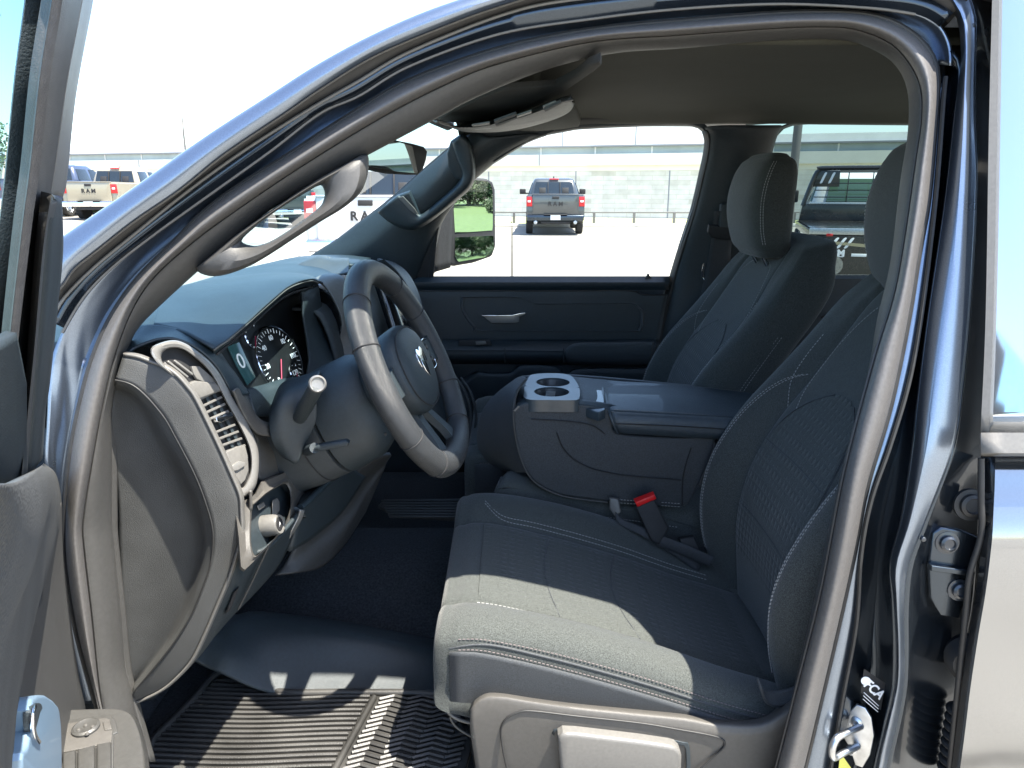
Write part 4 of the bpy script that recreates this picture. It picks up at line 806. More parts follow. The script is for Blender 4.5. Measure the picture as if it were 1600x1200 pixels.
# hub
def hubloop(sx, sy, h, oy=0):
    out = []
    for k in range(48):
        a = 2 * math.pi * k / 48; c, s = math.cos(a), math.sin(a)
        x = abs(c) ** .75 * (1 if c > 0 else -1) * sx; y = abs(s) ** .75 * (1 if s > 0 else -1) * sy
        if y < 0: x *= (1 - .28 * (y / sy) ** 2)
        out.append(WP(x, y + oy, h))
    return out
bm = bmesh.new(); loft_bm(bm, [hubloop(.082, .066, -.045), hubloop(.090, .075, -.03), hubloop(.095, .080, -.006), hubloop(.092, .077, .006), hubloop(.080, .067, .015), hubloop(.055, .046, .021), hubloop(.025, .02, .023)])
hub = link("airbag_cover", bm, M['trimdk'], sw_)
tube("cover_seam", [p + WA * .001 for p in hubloop(.086, .072, .011)][::2], .0012, M['matblack'], sw_, closed=True, n=90)
for x, y in ((-.055, -.045), (.0, .05)): pass
# emblem: shield with horned head
ex = [WP(x * 1.35, y * 1.35 + .004, .0245) for x, y in ((0, -.021), (.007, -.012), (.009, .0), (.006, .006), (.012, .001), (.016, -.004), (.019, .004), (.017, .014), (.010, .020), (.003, .018), (0, .015), (-.003, .018), (-.010, .020), (-.017, .014), (-.019, .004), (-.016, -.004), (-.012, .001), (-.006, .006), (-.009, 0), (-.007, -.012))]
plate("horned_emblem", ex, M['chrome'], sw_, th=.003, bev=.0006, n=WA)
for sx in (1, -1):
    bm = bmesh.new(); loft_bm(bm, [[WP(sx * x, y, h) for x, y, h in ((x0, .020 + w_, h0), (x0, .022 + w_, h0 + t_), (x0, -.018 - w_, h0 + t_), (x0, -.020 - w_, h0))] for x0, w_, h0, t_ in ((.066, .012, -.028, .022), (.10, .004, -.022, .022), (.14, .0, -.012, .018), (.170, .010, -.008, .014))])
    link("spoke", bm, M['trimdk'], sw_)
    bm = bmesh.new(); loft_bm(bm, [[WP(sx * (xc + a * w2), y, h) for a, h in ((-1, h0), (-1, h0 + .014), (1, h0 + .014), (1, h0))] for xc, y, w2, h0 in ((.022, -.058, .014, -.034), (.030, -.09, .012, -.028), (.042, -.13, .013, -.016), (.052, -.168, .02, -.008))])
    link("lower_spoke", bm, M['trimdk'], sw_)
    if sx < 0: continue
    pod_ = plate("button_pod", [WP(sx * x, y, .002) for x, y in ((.100, .026), (.132, .026), (.141, .012), (.139, -.018), (.128, -.028), (.102, -.028), (.097, 0))], M['matblack'], sw_, th=.006, bev=.002, n=WA)
    tube("pod_ring", [WP(sx * x, y, .004) for x, y in ((.100, .027), (.134, .027), (.143, .012), (.141, -.020), (.129, -.030), (.100, -.030))], .0018, M['chrome'], sw_, n=40)
    for (x, y) in ((.108, .012), (.126, .012), (.117, 0), (.108, -.014), (.126, -.014)): cyl("wheel_button", WP(sx * x, y, .004), WA, .0055, .004, M['trim'], sw_, n=16, bev=.001)
lathe("wheel_back_cover", WP(0, -.005, -.075), WA, [(0, 0), (.06, 0), (.072, .02), (.068, .045), (0, .046)], M['trimdk'], sw_)
# column shroud
def oval(c, sx, sy, ax=WA, n=40, e=.8):
    return [c + W1v * (abs(math.cos(a)) ** e * (1 if math.cos(a) > 0 else -1) * sx) + W2v * (abs(math.sin(a)) ** e * (1 if math.sin(a) > 0 else -1) * sy) for a in [2 * math.pi * k / n for k in range(n)]]
def colc(h, dy=0): return WC + WA * (-h) + V(0, .01, -dy)
bm = bmesh.new(); loft_bm(bm, [oval(colc(.06, .02), .055, .055), oval(colc(.075, .025), .080, .080), oval(colc(.10, .03), .092, .095), oval(colc(.155, .035), .095, .098), oval(colc(.160, .035), .088, .090)])
colm = link("steering_column", bm, M['trimdk'], T)
bm = bmesh.new(); loft_bm(bm, [oval(colc(.162, .035), .086, .090), oval(colc(.163, .035), .094, .097), oval(colc(.22, .04), .090, .095), oval(colc(.28, .05), .082, .085), oval(colc(.36, .07), .075, .07)])
link("column_shroud", bm, M['dash'], colm)
for h_ in (.20, .262): tube("shroud_seam", [q for q in oval(colc(h_, .038 + (h_ - .2) * .15), .0925 - (h_ - .2) * .11, .0968 - (h_ - .2) * .13)], .0011, M['matblack'], colm, closed=True, n=60)
cyl("screw_hole", AY(602, 678, 1.135), (.3, -1, 0), .0022, .004, M['matblack'], colm, n=12)
patch("shroud_cowl", [YL("424,632,1.18 439,600,1.19 468,588,1.20 500,578,1.21"), YL("420,650,1.13 436,625,1.13 462,612,1.14 494,600,1.15"), YL("424,688,1.12 438,676,1.12 460,668,1.13 494,656,1.14"), YL("440,714,1.14 448,718,1.13 464,724,1.13 476,698,1.14")], M['trimdk'], colm, nu=30, sub=6, th=.01)
s0 = AY(478, 634, 1.10); s1 = AY(496, 600, 1.04)
tube("turn_signal_stalk", [s0 + (s0 - s1) * .6, s0, s1], [.011, .0125, .0118, .0115], M['trimdk'], colm, n=20, nseg=20)
sd = (s1 - s0).normalized() * .25 + V(.25, -.95, .12); sd.normalize()
lathe("stalk_button", s1 - sd * .004, sd, [(0, 0), (.0132, 0), (.0132, .006), (.011, .009), (.0095, .0085), (.0085, .007), (0, .006)], M['silverplast'], colm)
plate("tilt_lever", YL("489,702,1.10 497,696,1.10 520,692,1.10 540,689,1.10 545,692,1.10 543,698,1.10 520,703,1.10 500,706,1.10"), M['trimdk'], colm, th=.012, bev=.004)
tube("lever_arm", YL("492,700,1.11 480,704,1.15 476,702,1.2"), .009, M['trimdk'], colm, n=10)

# ------------------------------------------------------------------ SEATS
def lerp_tab(tab, x):
    if x <= tab[0][0]: return tab[0][1:]
    for i in range(len(tab) - 1):
        a, b = tab[i], tab[i + 1]
        if x <= b[0]:
            p0 = tab[max(0, i - 1)]; p3 = tab[min(len(tab) - 1, i + 2)]; t = (x - a[0]) / (b[0] - a[0])
            return [cr(p0[k], a[k], b[k], p3[k], t) for k in range(1, len(a))]
    return tab[-1][1:]
# cushion: (x, centre z, bolster rise, half width, skirt depth)
CT = [(-.115, .945, .020, .283, .13), (-.05, .945, .024, .285, .145), (.05, .922, .034, .287, .155), (.15, .893, .038, .289, .16), (.25, .860, .038, .29, .16), (.35, .822, .036, .288, .15), (.45, .79, .03, .284, .14), (.55, .76, .02, .28, .13)]
def cushloop(x, kz=1.0, ky=1.0, dz=0.0, n=None):
    zc, rise, hw, sk_ = lerp_tab(CT, x)
    prof = [(0, -.004), (.30, -.002), (.50, .0), (.555, -.005), (.60, .004), (.72, rise * .85), (.84, rise), (.93, rise * .80), (.985, rise * .30), (1.0, -.010), (1.006, -.035), (1.0, -.09), (.99, -sk_)]
    pts = [V(x, -a * hw * ky, zc + b * kz + dz) for a, b in prof]
    bot = [V(x, -.5 * hw, zc - sk_), V(x, .5 * hw, zc - sk_)]
    oth = [V(p.x, -p.y, p.z) for p in pts[1:]][::-1]
    return dense(pts + bot + oth, 4, True) if False else pts + bot + oth
def smoothloops(loops, k=4):
    return [dense(l, k, True) for l in loops]
def crossdense(loops, k=5):
    n = len(loops[0]); cols = [dense([l[j] for l in loops], k) for j in range(n)]
    return [[cols[j][i] for j in range(n)] for i in range(len(cols[0]))]
def cush_pt(x, a, lift=0.0):         # a in -1..1 across, on the top
    zc, rise, hw, sk_ = lerp_tab(CT, x)
    prof = [(0, -.004), (.30, -.002), (.50, .0), (.555, -.005), (.60, .004), (.72, rise * .85), (.84, rise), (.93, rise * .80), (.985, rise * .30), (1.0, -.010), (1.006, -.035)]
    A = abs(a)
    for i in range(len(prof) - 1):
        if A <= prof[i + 1][0] or i == len(prof) - 2:
            p0, p1, p2, p3 = prof[max(0, i - 1)], prof[i], prof[i + 1], prof[min(len(prof) - 1, i + 2)]
            t = (A - p1[0]) / (p2[0] - p1[0]); z = cr(p0[1], p1[1], p2[1], p3[1], t); break
    fr_ = max(0, (-.075 - x) / .05); z -= .035 * fr_ ** 2
    return V(x, a * hw, zc + z + lift)
# backrest: (z, front x, depth, half width, bolster push)
BT = [(.78, .500, .15, .262, .03), (.88, .490, .165, .272, .05), (.98, .488, .17, .275, .060), (1.08, .508, .17, .278, .062), (1.18, .556, .168, .280, .058), (1.28, .622, .165, .276, .044), (1.36, .668, .16, .266, .024), (1.42, .702, .13, .25, .012), (1.465, .732, .108, .228, .006), (1.492, .755, .085, .20, .004), (1.505, .775, .05, .165, .0)]
def backprof(D_, bp):
    return [(0, .004), (.30, .002), (.52, -.001), (.565, .006), (.62, -.008), (.74, -bp * .8), (.85, -bp), (.94, -bp * .72), (.99, -bp * .2), (1.01, .02), (1.0, D_ * .55), (.95, D_ * .9), (.80, D_ * 1.0), (.4, D_ * 1.03)]
def backloop(z, D_=None):
    xf, Dp, hw, bp = lerp_tab(BT, z)
    pr_ = backprof(Dp, bp); pts = [V(xf + b, -a * hw, z + b * .25) for a, b in pr_]
    return pts + [V(xf + Dp * 1.03, 0, z + Dp * .26)] + [V(p.x, -p.y, p.z) for p in pts[1:]][::-1]
def back_pt(z, a, lift=0.0):
    xf, Dp, hw, bp = lerp_tab(BT, z); pr_ = backprof(Dp, bp); A = abs(a)
    for i in range(len(pr_) - 1):
        if A <= pr_[i + 1][0] or i == 8:
            p0, p1, p2, p3 = pr_[max(0, i - 1)], pr_[i], pr_[i + 1], pr_[i + 2]
            t = (A - p1[0]) / (p2[0] - p1[0]); b = cr(p0[1], p1[1], p2[1], p3[1], t); break
    return V(xf + b - lift, a * hw, z + b * .25 + lift * .3)
def make_seat(yc, dxh, label):
    # base shield is the part; cushion, backrest, headrest ride on it
    off = V(0, yc, 0)
    bmx = bmesh.new(); box_bm(bmx, (.16, yc, .74), (.46, .46, .12), None, .02)
    root_ = link("seat", bmx, M['matblack'], T); root_['label'] = label
    def L_(name, bm, m, ang=50):
        o = link(name, bm, m, root_, ang=ang); o.location = off; return o
    # cushion
    loops = []
    def nose(k, x, kk):
        l = cushloop(-.10); c = V(0, 0, .875)
        return [V(x, p.y * (1 - .02 * kk) , c.z + (p.z - c.z) * k) for p in l]
    base = [cushloop(x) for x in (-.085, -.05, 0, .05, .1, .15, .2, .25, .3, .35, .4, .45, .5, .55)]
    loops = [nose(.55, -.128, 2.2), nose(.78, -.126, 1.2), nose(.92, -.117, .5), [V(p.x, p.y, p.z - (.004 if p.z > .9 else 0)) for p in cushloop(-.104)]] + base
    bm = bmesh.new(); loft_bm(bm, smoothloops(crossdense(loops, 3), 3)); L_("seat_cushion", bm, M['fabric'], 60)
    # insert of the cushion
    g = [[cush_pt(x, a, .0016) for a in [i / 10 * .53 for i in range(-10, 11)]] for x in [-.06 + .52 * i / 16 for i in range(17)]]
    bm = bmesh.new(); vv = [[bm.verts.new(p) for p in r] for r in g]
    for i in range(16):
        for j in range(20): bm.faces.new((vv[i][j], vv[i + 1][j], vv[i + 1][j + 1], vv[i][j + 1]))
    bmesh.ops.recalc_face_normals(bm, faces=bm.faces); L_("cushion_insert", bm, M['insert'])
    for x0, b in ((.065, .02), (.20, .03)):       # tucked seams across
        o = tube("cushion_crease", [cush_pt(x0 + b * (a * a), a * .53, .0018) for a in [i / 6 for i in range(-6, 7)]], .0009, M['fabric2'], root_, n=30); o.location = off
    # side skirt facing
    for s in (-1, 1):
        rows = []
        for q in (0, .5, 1):
            r = []
            for x in (-.10, -.05, .05, .15, .25, .35, .45):
                zc, rise, hw, sk_ = lerp_tab(CT, x); r.append(V(x, s * (hw * 1.006 + .002), zc - .012 - q * (sk_ - .02)))
            rows.append(r)
        o = patch("side_panel", rows, M['fabric2'], root_, nu=30, th=.002, toward=V(.2, s * 3, 1)); o.location = off
        for aa, rr_ in ((.985, 0), (1.0, -.0)):
            pts = [cush_pt(x, s * aa, .0018) + V(0, s * .0015, 0) for x in (-.085, -.04, .05, .15, .25, .35, .45)]
            o = stitch("seam_stitching", pts, M['threadp'], root_, gap=.0068, ln=.0042, r=.0006); o.location = off
        o = tube("piping", [cush_pt(x, s * .992, .0012) for x in (-.10, -.04, .05, .15, .25, .35, .45)], .0024, M['fabric2'], root_, n=60); o.location = off
        for aa in (.59, .62):
            pts = [cush_pt(x, s * (aa + (.12 if x < -.04 and s > 0 else 0) ), .0016) for x in (-.06, -.02, .05, .15, .25, .35, .44)]
            o = stitch("seam_stitching", pts, M['thread'], root_); o.location = off
    # backrest
    zs = [.78, .84, .9, .96, 1.02, 1.08, 1.14, 1.2, 1.26, 1.32, 1.37, 1.42, 1.45, 1.475, 1.492, 1.502]
    lp = [backloop(z) for z in zs]; top = lp[-1]; c = sum(top, Vector()) / len(top)
    lp.append([c + (p - c) * .8 + V(.006, 0, .006) for p in top]); lp.append([c + (p - c) * .5 + V(.01, 0, .009) for p in top])
    bm = bmesh.new(); loft_bm(bm, smoothloops(crossdense(lp, 3), 3)); L_("backrest", bm, M['fabric'], 60)
    g = []
    for i in range(19):
        z = .90 + .37 * i / 18; wdt = .53 * math.sqrt(max(0.02, 1 - max(0, (z - 1.10) / .172) ** 2))
        g.append([back_pt(z, wdt * j / 10, .0016) for j in range(-10, 11)])
    bm = bmesh.new(); vv = [[bm.verts.new(p) for p in r] for r in g]
    for i in range(18):
        for j in range(20): bm.faces.new((vv[i][j], vv[i + 1][j], vv[i + 1][j + 1], vv[i][j + 1]))
    bmesh.ops.recalc_face_normals(bm, faces=bm.faces); L_("backrest_insert", bm, M['insert'])
    for s in (-1, 1):
        for d_ in (0, .025):
            pts = [back_pt(z, s * (a + d_), .0014) for z, a in ((.86, .80), (.92, .80), (1.0, .80), (1.08, .81), (1.16, .80), (1.22, .77), (1.26, .70), (1.275, .60))]
            o = stitch("seam_stitching", pts, M['thread'], root_); o.location = off
        for d_, zz in ((0, 0), (.16, .0)):
            pts = [back_pt(z, s * (a + d_), .0014) for z, a in ((1.215, .42), (1.25, .50), (1.30, .53), (1.35, .50), (1.40, .44), (1.43, .36), (1.445, .2))]
            if d_: pts = [back_pt(z, s * a, .0014) for z, a in ((1.205, .57), (1.26, .67), (1.31, .71), (1.36, .72))]
            o = stitch("seam_stitching", pts, M['thread'], root_); o.location = off
        o = tube("insert_crease", [back_pt(z, s * a, .001) for z, a in ((.9, .545), (1.0, .545), (1.1, .545), (1.18, .48), (1.23, .36), (1.265, .15))], .0012, M['fabric2'], root_, n=50); o.location = off
        for zz in (.985, 1.12): pass
        for k in (0, 1):
            o = stitch("seam_stitching", [V(x + .010 * k, s * (.279 - q), z) for x, z, q in ((.53, .82, .012), (.535, .92, .004), (.55, 1.02, 0), (.585, 1.12, -.002), (.63, 1.2, -.002), (.68, 1.28, .0))], M['thread'], root_); o.location = off
    for zz in (1.0, 1.14):
        o = tube("backrest_crease", [back_pt(zz, .53 * j / 8, .0016) for j in range(-8, 9)], .0009, M['fabric2'], root_, n=40); o.location = off
    # headrest: (z, front x, depth, half width)
    HT = [(1.462, .672, .085, .108), (1.485, .652, .108, .128), (1.53, .636, .122, .140), (1.59, .628, .128, .145), (1.64, .631, .127, .144), (1.685, .643, .116, .138), (1.715, .660, .092, .124), (1.733, .682, .05, .095)]
    def hloop(z):
        xf, Dp, hw = lerp_tab(HT, z); out = []
        for k in range(28):
            a = 2 * math.pi * k / 28; c_, s_ = math.cos(a), math.sin(a); e = .52
            out.append(V(xf + Dp / 2 - (abs(c_) ** e) * (1 if c_ > 0 else -1) * Dp / 2, (abs(s_) ** e) * (1 if s_ > 0 else -1) * hw, z))
        return out
    HL = [hloop(z) for z in (1.462, 1.472, 1.485, 1.51, 1.56, 1.6, 1.64, 1.68, 1.70, 1.715, 1.726, 1.733)]
    c0 = sum(HL[0], Vector()) / 28; HL.insert(0, [c0 + (p - c0) * .7 - V(0, 0, .004) for p in HL[0]])
    c1_ = sum(HL[-1], Vector()) / 28; HL.append([c1_ + (p - c1_) * .6 + V(0, 0, .004) for p in HL[-1]])
    for l in HL:
        for p in l: p.x += dxh
    bm = bmesh.new(); loft_bm(bm, crossdense(HL, 2)); L_("headrest", bm, M['fabric'], 60)
    for s in (-1, 1):
        for d_ in (0, .007):
            pts = []
            for z in (1.50, 1.54, 1.6, 1.65, 1.69, 1.715):
                xf, Dp, hw = lerp_tab(HT, z); pts.append(V(xf + dxh + .022 + d_, s * (hw * .995 + .001) , z))
            o = stitch("seam_stitching", pts, M['thread'], root_, gap=.007); o.location = off
        for yy in (.045,):
            bm = bmesh.new(); tube_bm(bm, [V(.69 + dxh, s * yy, 1.48), V(.72 + dxh, s * yy, 1.43)], .006, 10); L_("headrest_post", bm, M['chrome'])
    return root_
YD = 1.285
seat_d = make_seat(YD, .030, "charcoal cloth driver's seat, its cushion partly in sunlight")
seat_p = make_seat(2.09, .0, "charcoal cloth passenger seat in shade beyond the console")
# plastic shield on the side of the driver's seat
def SHL(s, Y): return [AY(p[0], p[1], Y) for p in uv(s)]
sh = patch("seat_side_shield", [SHL("741,1093 760,1082 785,1082 830,1089 900,1098 1000,1107 1070,1114 1120,1122 1190,1118 1238,1085 1262,1060", 1.02),
   SHL("736,1102 756,1087 785,1086 830,1093 900,1102 1000,1112 1070,1119 1122,1128 1188,1128 1230,1106 1258,1085", .968),
   SHL("735,1115 756,1102 785,1099 830,1105 900,1115 1000,1126 1070,1133 1122,1141 1186,1142 1228,1124 1256,1104", .955),
   SHL("736,1150 756,1150 785,1150 830,1150 900,1150 1000,1155 1070,1160 1122,1165 1186,1165 1228,1160 1256,1150", .955),
   SHL("750,1240 765,1240 785,1240 830,1240 900,1240 1000,1240 1070,1240 1122,1240 1186,1240 1220,1240 1240,1240", .965)], M['beigeplast'], seat_d, nu=70, sub=6, th=.004)
tube("shield_groove", SHL("806,1250 792,1200 785,1165 783,1140 790,1124 808,1114 830,1111 900,1119 1000,1130 1060,1140 1105,1148 1128,1155 1132,1166 1118,1180 1085,1210 1060,1240", .953), .0016, M['rubber'], seat_d, n=120)
lv = plate("adjust_lever", resample(SHL("872,1152 878,1147 900,1148 1000,1160 1052,1168 1062,1172 1066,1182 1064,1250 880,1250 872,1165", .935), 60, True, False), M['greyplast'], seat_d, th=.02, bev=.006)
patch("lever_recess", [SHL("866,1150 880,1143 1000,1156 1060,1164 1072,1176 1070,1250", .953), SHL("862,1146 880,1138 1000,1151 1064,1159 1078,1172 1078,1250", .9535)], M['trimdk'], seat_d, nu=40, th=.002)
patch("seat_front_skirt", [SHL("694,1065 700,1100 708,1115 735,1125", .995), SHL("692,1040 690,1010 720,1070 742,1085", .998)], M['fabric2'], seat_d, nu=20, th=.003) if False else None
tube("seat_wire", SHL("703,1120 712,1135 735,1150 760,1158", 1.02), .002, M['greyplast'], seat_d, n=20)
tube("seat_wire", SHL("697,1108 706,1118 722,1126 740,1130", 1.0), .003, M['greyplast'], seat_d, n=20)
tube("seat_track", [V(-.10, 1.12, .665), V(.5, 1.12, .66)], .018, M['matblack'], seat_d, n=8)
tube("seat_bar", YL("741,800,1.50 736,785,1.54 745,781,1.56 775,781,1.6") , .004, M['dashtop'], seat_d, n=20)
tube("seat_bar", YL("741,800,1.50 734,815,1.46 726,840,1.40") , .004, M['dashtop'], seat_d, n=20)
# driver's backrest lower side cover
patch("recliner_cover", [SHL("1186,1058 1192,1075 1215,1080 1250,1070", 1.0), SHL("1192,1075 1200,1100 1220,1105 1250,1090", .99)], M['fabric2'], seat_d, nu=14, th=.004)

# ------------------------------------------------------------------ CENTRE SEAT FOLDED AS A CONSOLE
cc = patch("center_seat_cushion", [YL("776,765,1.58 800,762,1.58 900,790,1.58 1000,800,1.58 1100,830,1.58"), YL("780,756,1.60 800,750,1.60 900,775,1.60 1000,785,1.60 1100,800,1.60"), YL("785,745,1.66 805,738,1.66 900,757,1.66 1000,767,1.66 1100,780,1.66"), YL("800,730,1.82 820,728,1.82 900,740,1.82 1000,745,1.82 1100,750,1.82"), YL("776,800,1.575 800,800,1.575 900,830,1.575 1000,850,1.575 1100,870,1.575")][:4], M['fabric'], T, nu=30, sub=5, th=.004)
patch("cushion_front", [YL("776,765,1.58 772,790,1.58 772,830,1.58"), YL("780,756,1.60 775,785,1.62 775,830,1.62"), YL("785,745,1.66 778,780,1.68 778,820,1.68")], M['fabric'], cc, nu=12, sub=3, th=.004)
patch("cushion_side", [YL("776,765,1.58 800,762,1.58 900,790,1.58 1000,800,1.58 1100,830,1.58"), YL("772,830,1.575 800,840,1.575 900,870,1.575 1000,890,1.575 1100,900,1.575")], M['fabric'], cc, nu=12, sub=3, th=.004)
stitch("seam_stitching", YL("880,801,1.57 930,806,1.57 1000,815,1.57 1060,824,1.57"), M['thread'], cc)
CSO = "803,640 803,665 807,692 813,715 822,736 834,752 850,763 870,772 894,777 949,784 1000,788 1064,793 1080,780 1095,752 1110,718 1117,692 1117,680 1060,684 968,678 958,660 950,641 915,635 883,631 850,630 814,631"
cs = plate("folded_center_seat", resample([AY(p[0], p[1], 1.565) for p in uv(CSO)], 160, True), M['fabric2'], T, th=.035, bev=.012, seg=5, n=V(0, -1, 0))
cs['label'] = "folded centre seat serving as a console with armrest lid and cup holders"
patch("console_nose", [YL("822,590,1.66 808,608,1.60 802,630,1.565 802,665,1.56 808,695,1.562 824,738,1.565"), YL("815,588,1.72 795,606,1.66 786,632,1.62 785,668,1.61 792,700,1.61 812,738,1.62"), YL("808,590,1.80 780,612,1.76 764,642,1.73 760,675,1.72 768,708,1.72 795,738,1.74"), YL("802,594,1.88 766,624,1.86 750,650,1.85 745,684,1.85 751,714,1.85 773,728,1.85"), YL("804,596,1.95 772,628,1.95 758,655,1.95 754,684,1.95 760,710,1.95 780,722,1.95")], M['fabric2'], cs, nu=40, sub=6, th=.006)
patch("console_top", [YL("803,640,1.565 820,630,1.565 883,630,1.565 950,640,1.565 980,660,1.565"), YL("806,628,1.59 825,622,1.59 883,622,1.59 950,630,1.59 980,640,1.59")], M['trimdk'], cs, nu=20, sub=5, th=.01)
patch("console_top", [YL("803,640,1.566 808,618,1.64 815,600,1.74 826,588,1.83"), YL("815,632,1.566 820,616,1.63 826,602,1.72 838,588,1.81")], M['trimdk'], cs, nu=20, sub=5, th=.01)
patch("console_top", [YL("900,632,1.566 903,620,1.62 900,602,1.73 892,588,1.82"), YL("985,655,1.566 985,636,1.62 980,612,1.73 975,596,1.82")], M['trimdk'], cs, nu=20, sub=5, th=.01)
patch("console_far_side", [YL("815,590,1.84 900,588,1.84 1100,606,1.84 1240,620,1.84"), YL("815,690,1.84 900,690,1.84 1100,700,1.84 1240,710,1.84")], M['fabric2'], cs, nu=12, th=.02)
tube("side_piping", YL("803,640,1.562 803,665,1.56 807,692,1.56 813,715,1.56 822,736,1.56 834,752,1.56 850,763,1.56 870,772,1.56 894,778,1.56 949,785,1.56"), .0018, M['trim'], cs, n=60)
tube("side_piping", YL("1117,692,1.56 1111,718,1.56 1098,745,1.56 1093,760,1.56"), .0022, M['trim'], cs, n=20)
tube("side_seam", YL("870,676,1.561 880,700,1.561 898,718,1.561 925,732,1.561 960,740,1.561 1000,745,1.561 1064,750,1.561"), .0014, M['matblack'], cs, n=60)
tube("side_seam", YL("830,655,1.561 870,657,1.561 910,661,1.561 930,667,1.561 945,678,1.561"), .0012, M['matblack'], cs, n=40)
tube("side_seam", YL("1080,700,1.561 1072,725,1.561 1067,750,1.561 1066,790,1.561"), .0014, M['matblack'], cs, n=20)
stitch("seam_stitching", YL("1034,785,1.560 1064,787,1.560"), M['thread'], cs); stitch("seam_stitching", YL("1034,790,1.560 1064,792,1.560"), M['thread'], cs); stitch("seam_stitching", YL("960,780,1.560 1000,783,1.560"), M['thread'], cs); stitch("seam_stitching", YL("960,785,1.560 1000,788,1.560"), M['thread'], cs)
plate("pull_tag", YL("802,642,1.555 810,634,1.555 812,636,1.555 805,643,1.555"), M['greyplast'], cs, th=.002, bev=0)
# cup holder tray
zt = 1.186
def ZT(s, z=zt): return [AZ(p[0], p[1], z) for p in uv(s)]
tro = ZT("819,608 826,590 832,585 860,583 890,586 903,601 906,612 905,622 900,625 860,625 822,623")
c_a = [(x.x, x.y) for x in tro]
cuA = AZ(864, 597, zt); cuB = AZ(862, 612, zt)
def trayplate():
    bm = bmesh.new(); P = resample(tro, 96, True); mid = (cuA + cuB) / 2; nrm = (cuA - cuB).normalized(); K = 48
    def hit(c, d, far):              # distance from c along d to the outline or to the line between the two cups
        best = 9
        for i in range(len(P)):
            a = P[i - 1] - c; b = P[i] - c; e = b - a; den = d.x * e.y - d.y * e.x
            if abs(den) < 1e-12: continue
            t = (a.x * e.y - a.y * e.x) / den; q = (a.x * d.y - a.y * d.x) / den
            if t > 0 and -1e-6 <= q <= 1 + 1e-6: best = min(best, t)
        k = d.dot(nrm) * far
        if k < 0: best = min(best, (c - mid).dot(nrm) * far / -k)
        return best
    for c, far in ((cuA, 1), (cuB, -1)):
        o_, h_, l_ = [], [], []
        for k in range(K):
            a = 2 * math.pi * k / K; d = V(math.cos(a), math.sin(a), 0); t = hit(c, d, far); rr_ = min(CUPR, t - .001)
            o_.append(bm.verts.new(c + d * t)); h_.append(bm.verts.new(c + d * rr_)); l_.append(bm.verts.new(c + d * rr_ - V(0, 0, .07)))
        for k in range(K):
            q = (k + 1) % K
            bm.faces.new((o_[k], o_[q], h_[q], h_[k])); bm.faces.new((h_[k], h_[q], l_[q], l_[k]))
    ov = [bm.verts.new(p) for p in P]; lo = [bm.verts.new(p - V(0, 0, .028)) for p in P]
    for i in range(96): bm.faces.new((ov[i], ov[(i + 1) % 96], lo[(i + 1) % 96], lo[i]))
    bmesh.ops.recalc_face_normals(bm, faces=bm.faces)
    return bm
CUPR = .041
dist = (cuA - cuB).length
bm = trayplate(); tray = link("cup_holder_tray", bm, M['tray'], cs)
for c in (cuA, cuB): lathe("cup_holder_well", c + V(0, 0, -.069), (0, 0, 1), [(0, 0), (.036, 0), (.0415, .064), (.0418, .066), (.0405, .064), (.035, .002), (0, .002)], M['lens'], cs)
plate("cup_divider", [cuB + V(-.012, .012, -.002), cuB + V(.010, .010, -.002), cuB + V(.002, -.012, -.03), cuB + V(-.018, -.006, -.03)], M['silverplast'], cs, th=.003, bev=.001)
plate("console_tray", ZT("903,597 930,593 940,598 944,606 946,640 935,645 905,634", 1.165), M['tray'], cs, th=.02, bev=.003, n=V(0, 0, 1))
plate("tray_recess", ZT("912,608 940,610 944,634 914,628", 1.167), M['black'], cs, th=.003, bev=0, n=V(0, 0, 1))
plate("tray_trim", ZT("883,630 912,632 948,638 949,640 900,637", 1.160), M['silverplast'], cs, th=.004, bev=.001, n=V(0, 0, 1))
# armrest lid
lid_top = [AY(955, 640, 1.56), AY(1060, 646, 1.56), AY(1175, 655, 1.56), AY(1220, 660, 1.56)]
lid = patch("armrest_lid", [YL("968,677,1.558 1060,683,1.558 1130,687,1.558 1240,697,1.558"), YL("962,668,1.548 1060,675,1.548 1130,680,1.548 1240,690,1.548"), YL("959,657,1.548 1060,662,1.548 1150,668,1.548 1240,674,1.548"), YL("956,646,1.556 1060,651,1.556 1150,656,1.556 1240,662,1.556"), YL("953,638,1.57 1060,644,1.57 1150,649,1.57 1240,655,1.57"), YL("948,618,1.66 1060,622,1.66 1150,632,1.66 1240,645,1.66"), YL("945,602,1.77 1050,606,1.77 1150,617,1.77 1240,630,1.77"), YL("950,595,1.81 1050,600,1.81 1150,611,1.81 1240,624,1.81"), YL("954,598,1.83 1050,603,1.83 1150,614,1.83 1240,626,1.83")], M['lid'], cs, nu=40, sub=5, th=.006)
patch("lid_front", [YL("968,677,1.558 959,657,1.548 953,638,1.57 948,618,1.66 945,602,1.77 950,595,1.81"), YL("966,678,1.60 964,676,1.62 962,672,1.64 960,660,1.70 958,640,1.78 958,620,1.81")], M['lid'], cs, nu=20, sub=4, th=.006)
stitch("lid_stitching", YL("960,640,1.563 1060,645,1.563 1160,652,1.563"), M['greyplast'], cs, gap=.006, ln=.004); stitch("lid_stitching", YL("1020,598,1.79 1100,605,1.79 1160,612,1.79"), M['greyplast'], cs, gap=.006, ln=.004)
tube("lid_seam", YL("962,662,1.546 1060,666,1.546 1150,672,1.546"), .0014, M['matblack'], cs, n=30)
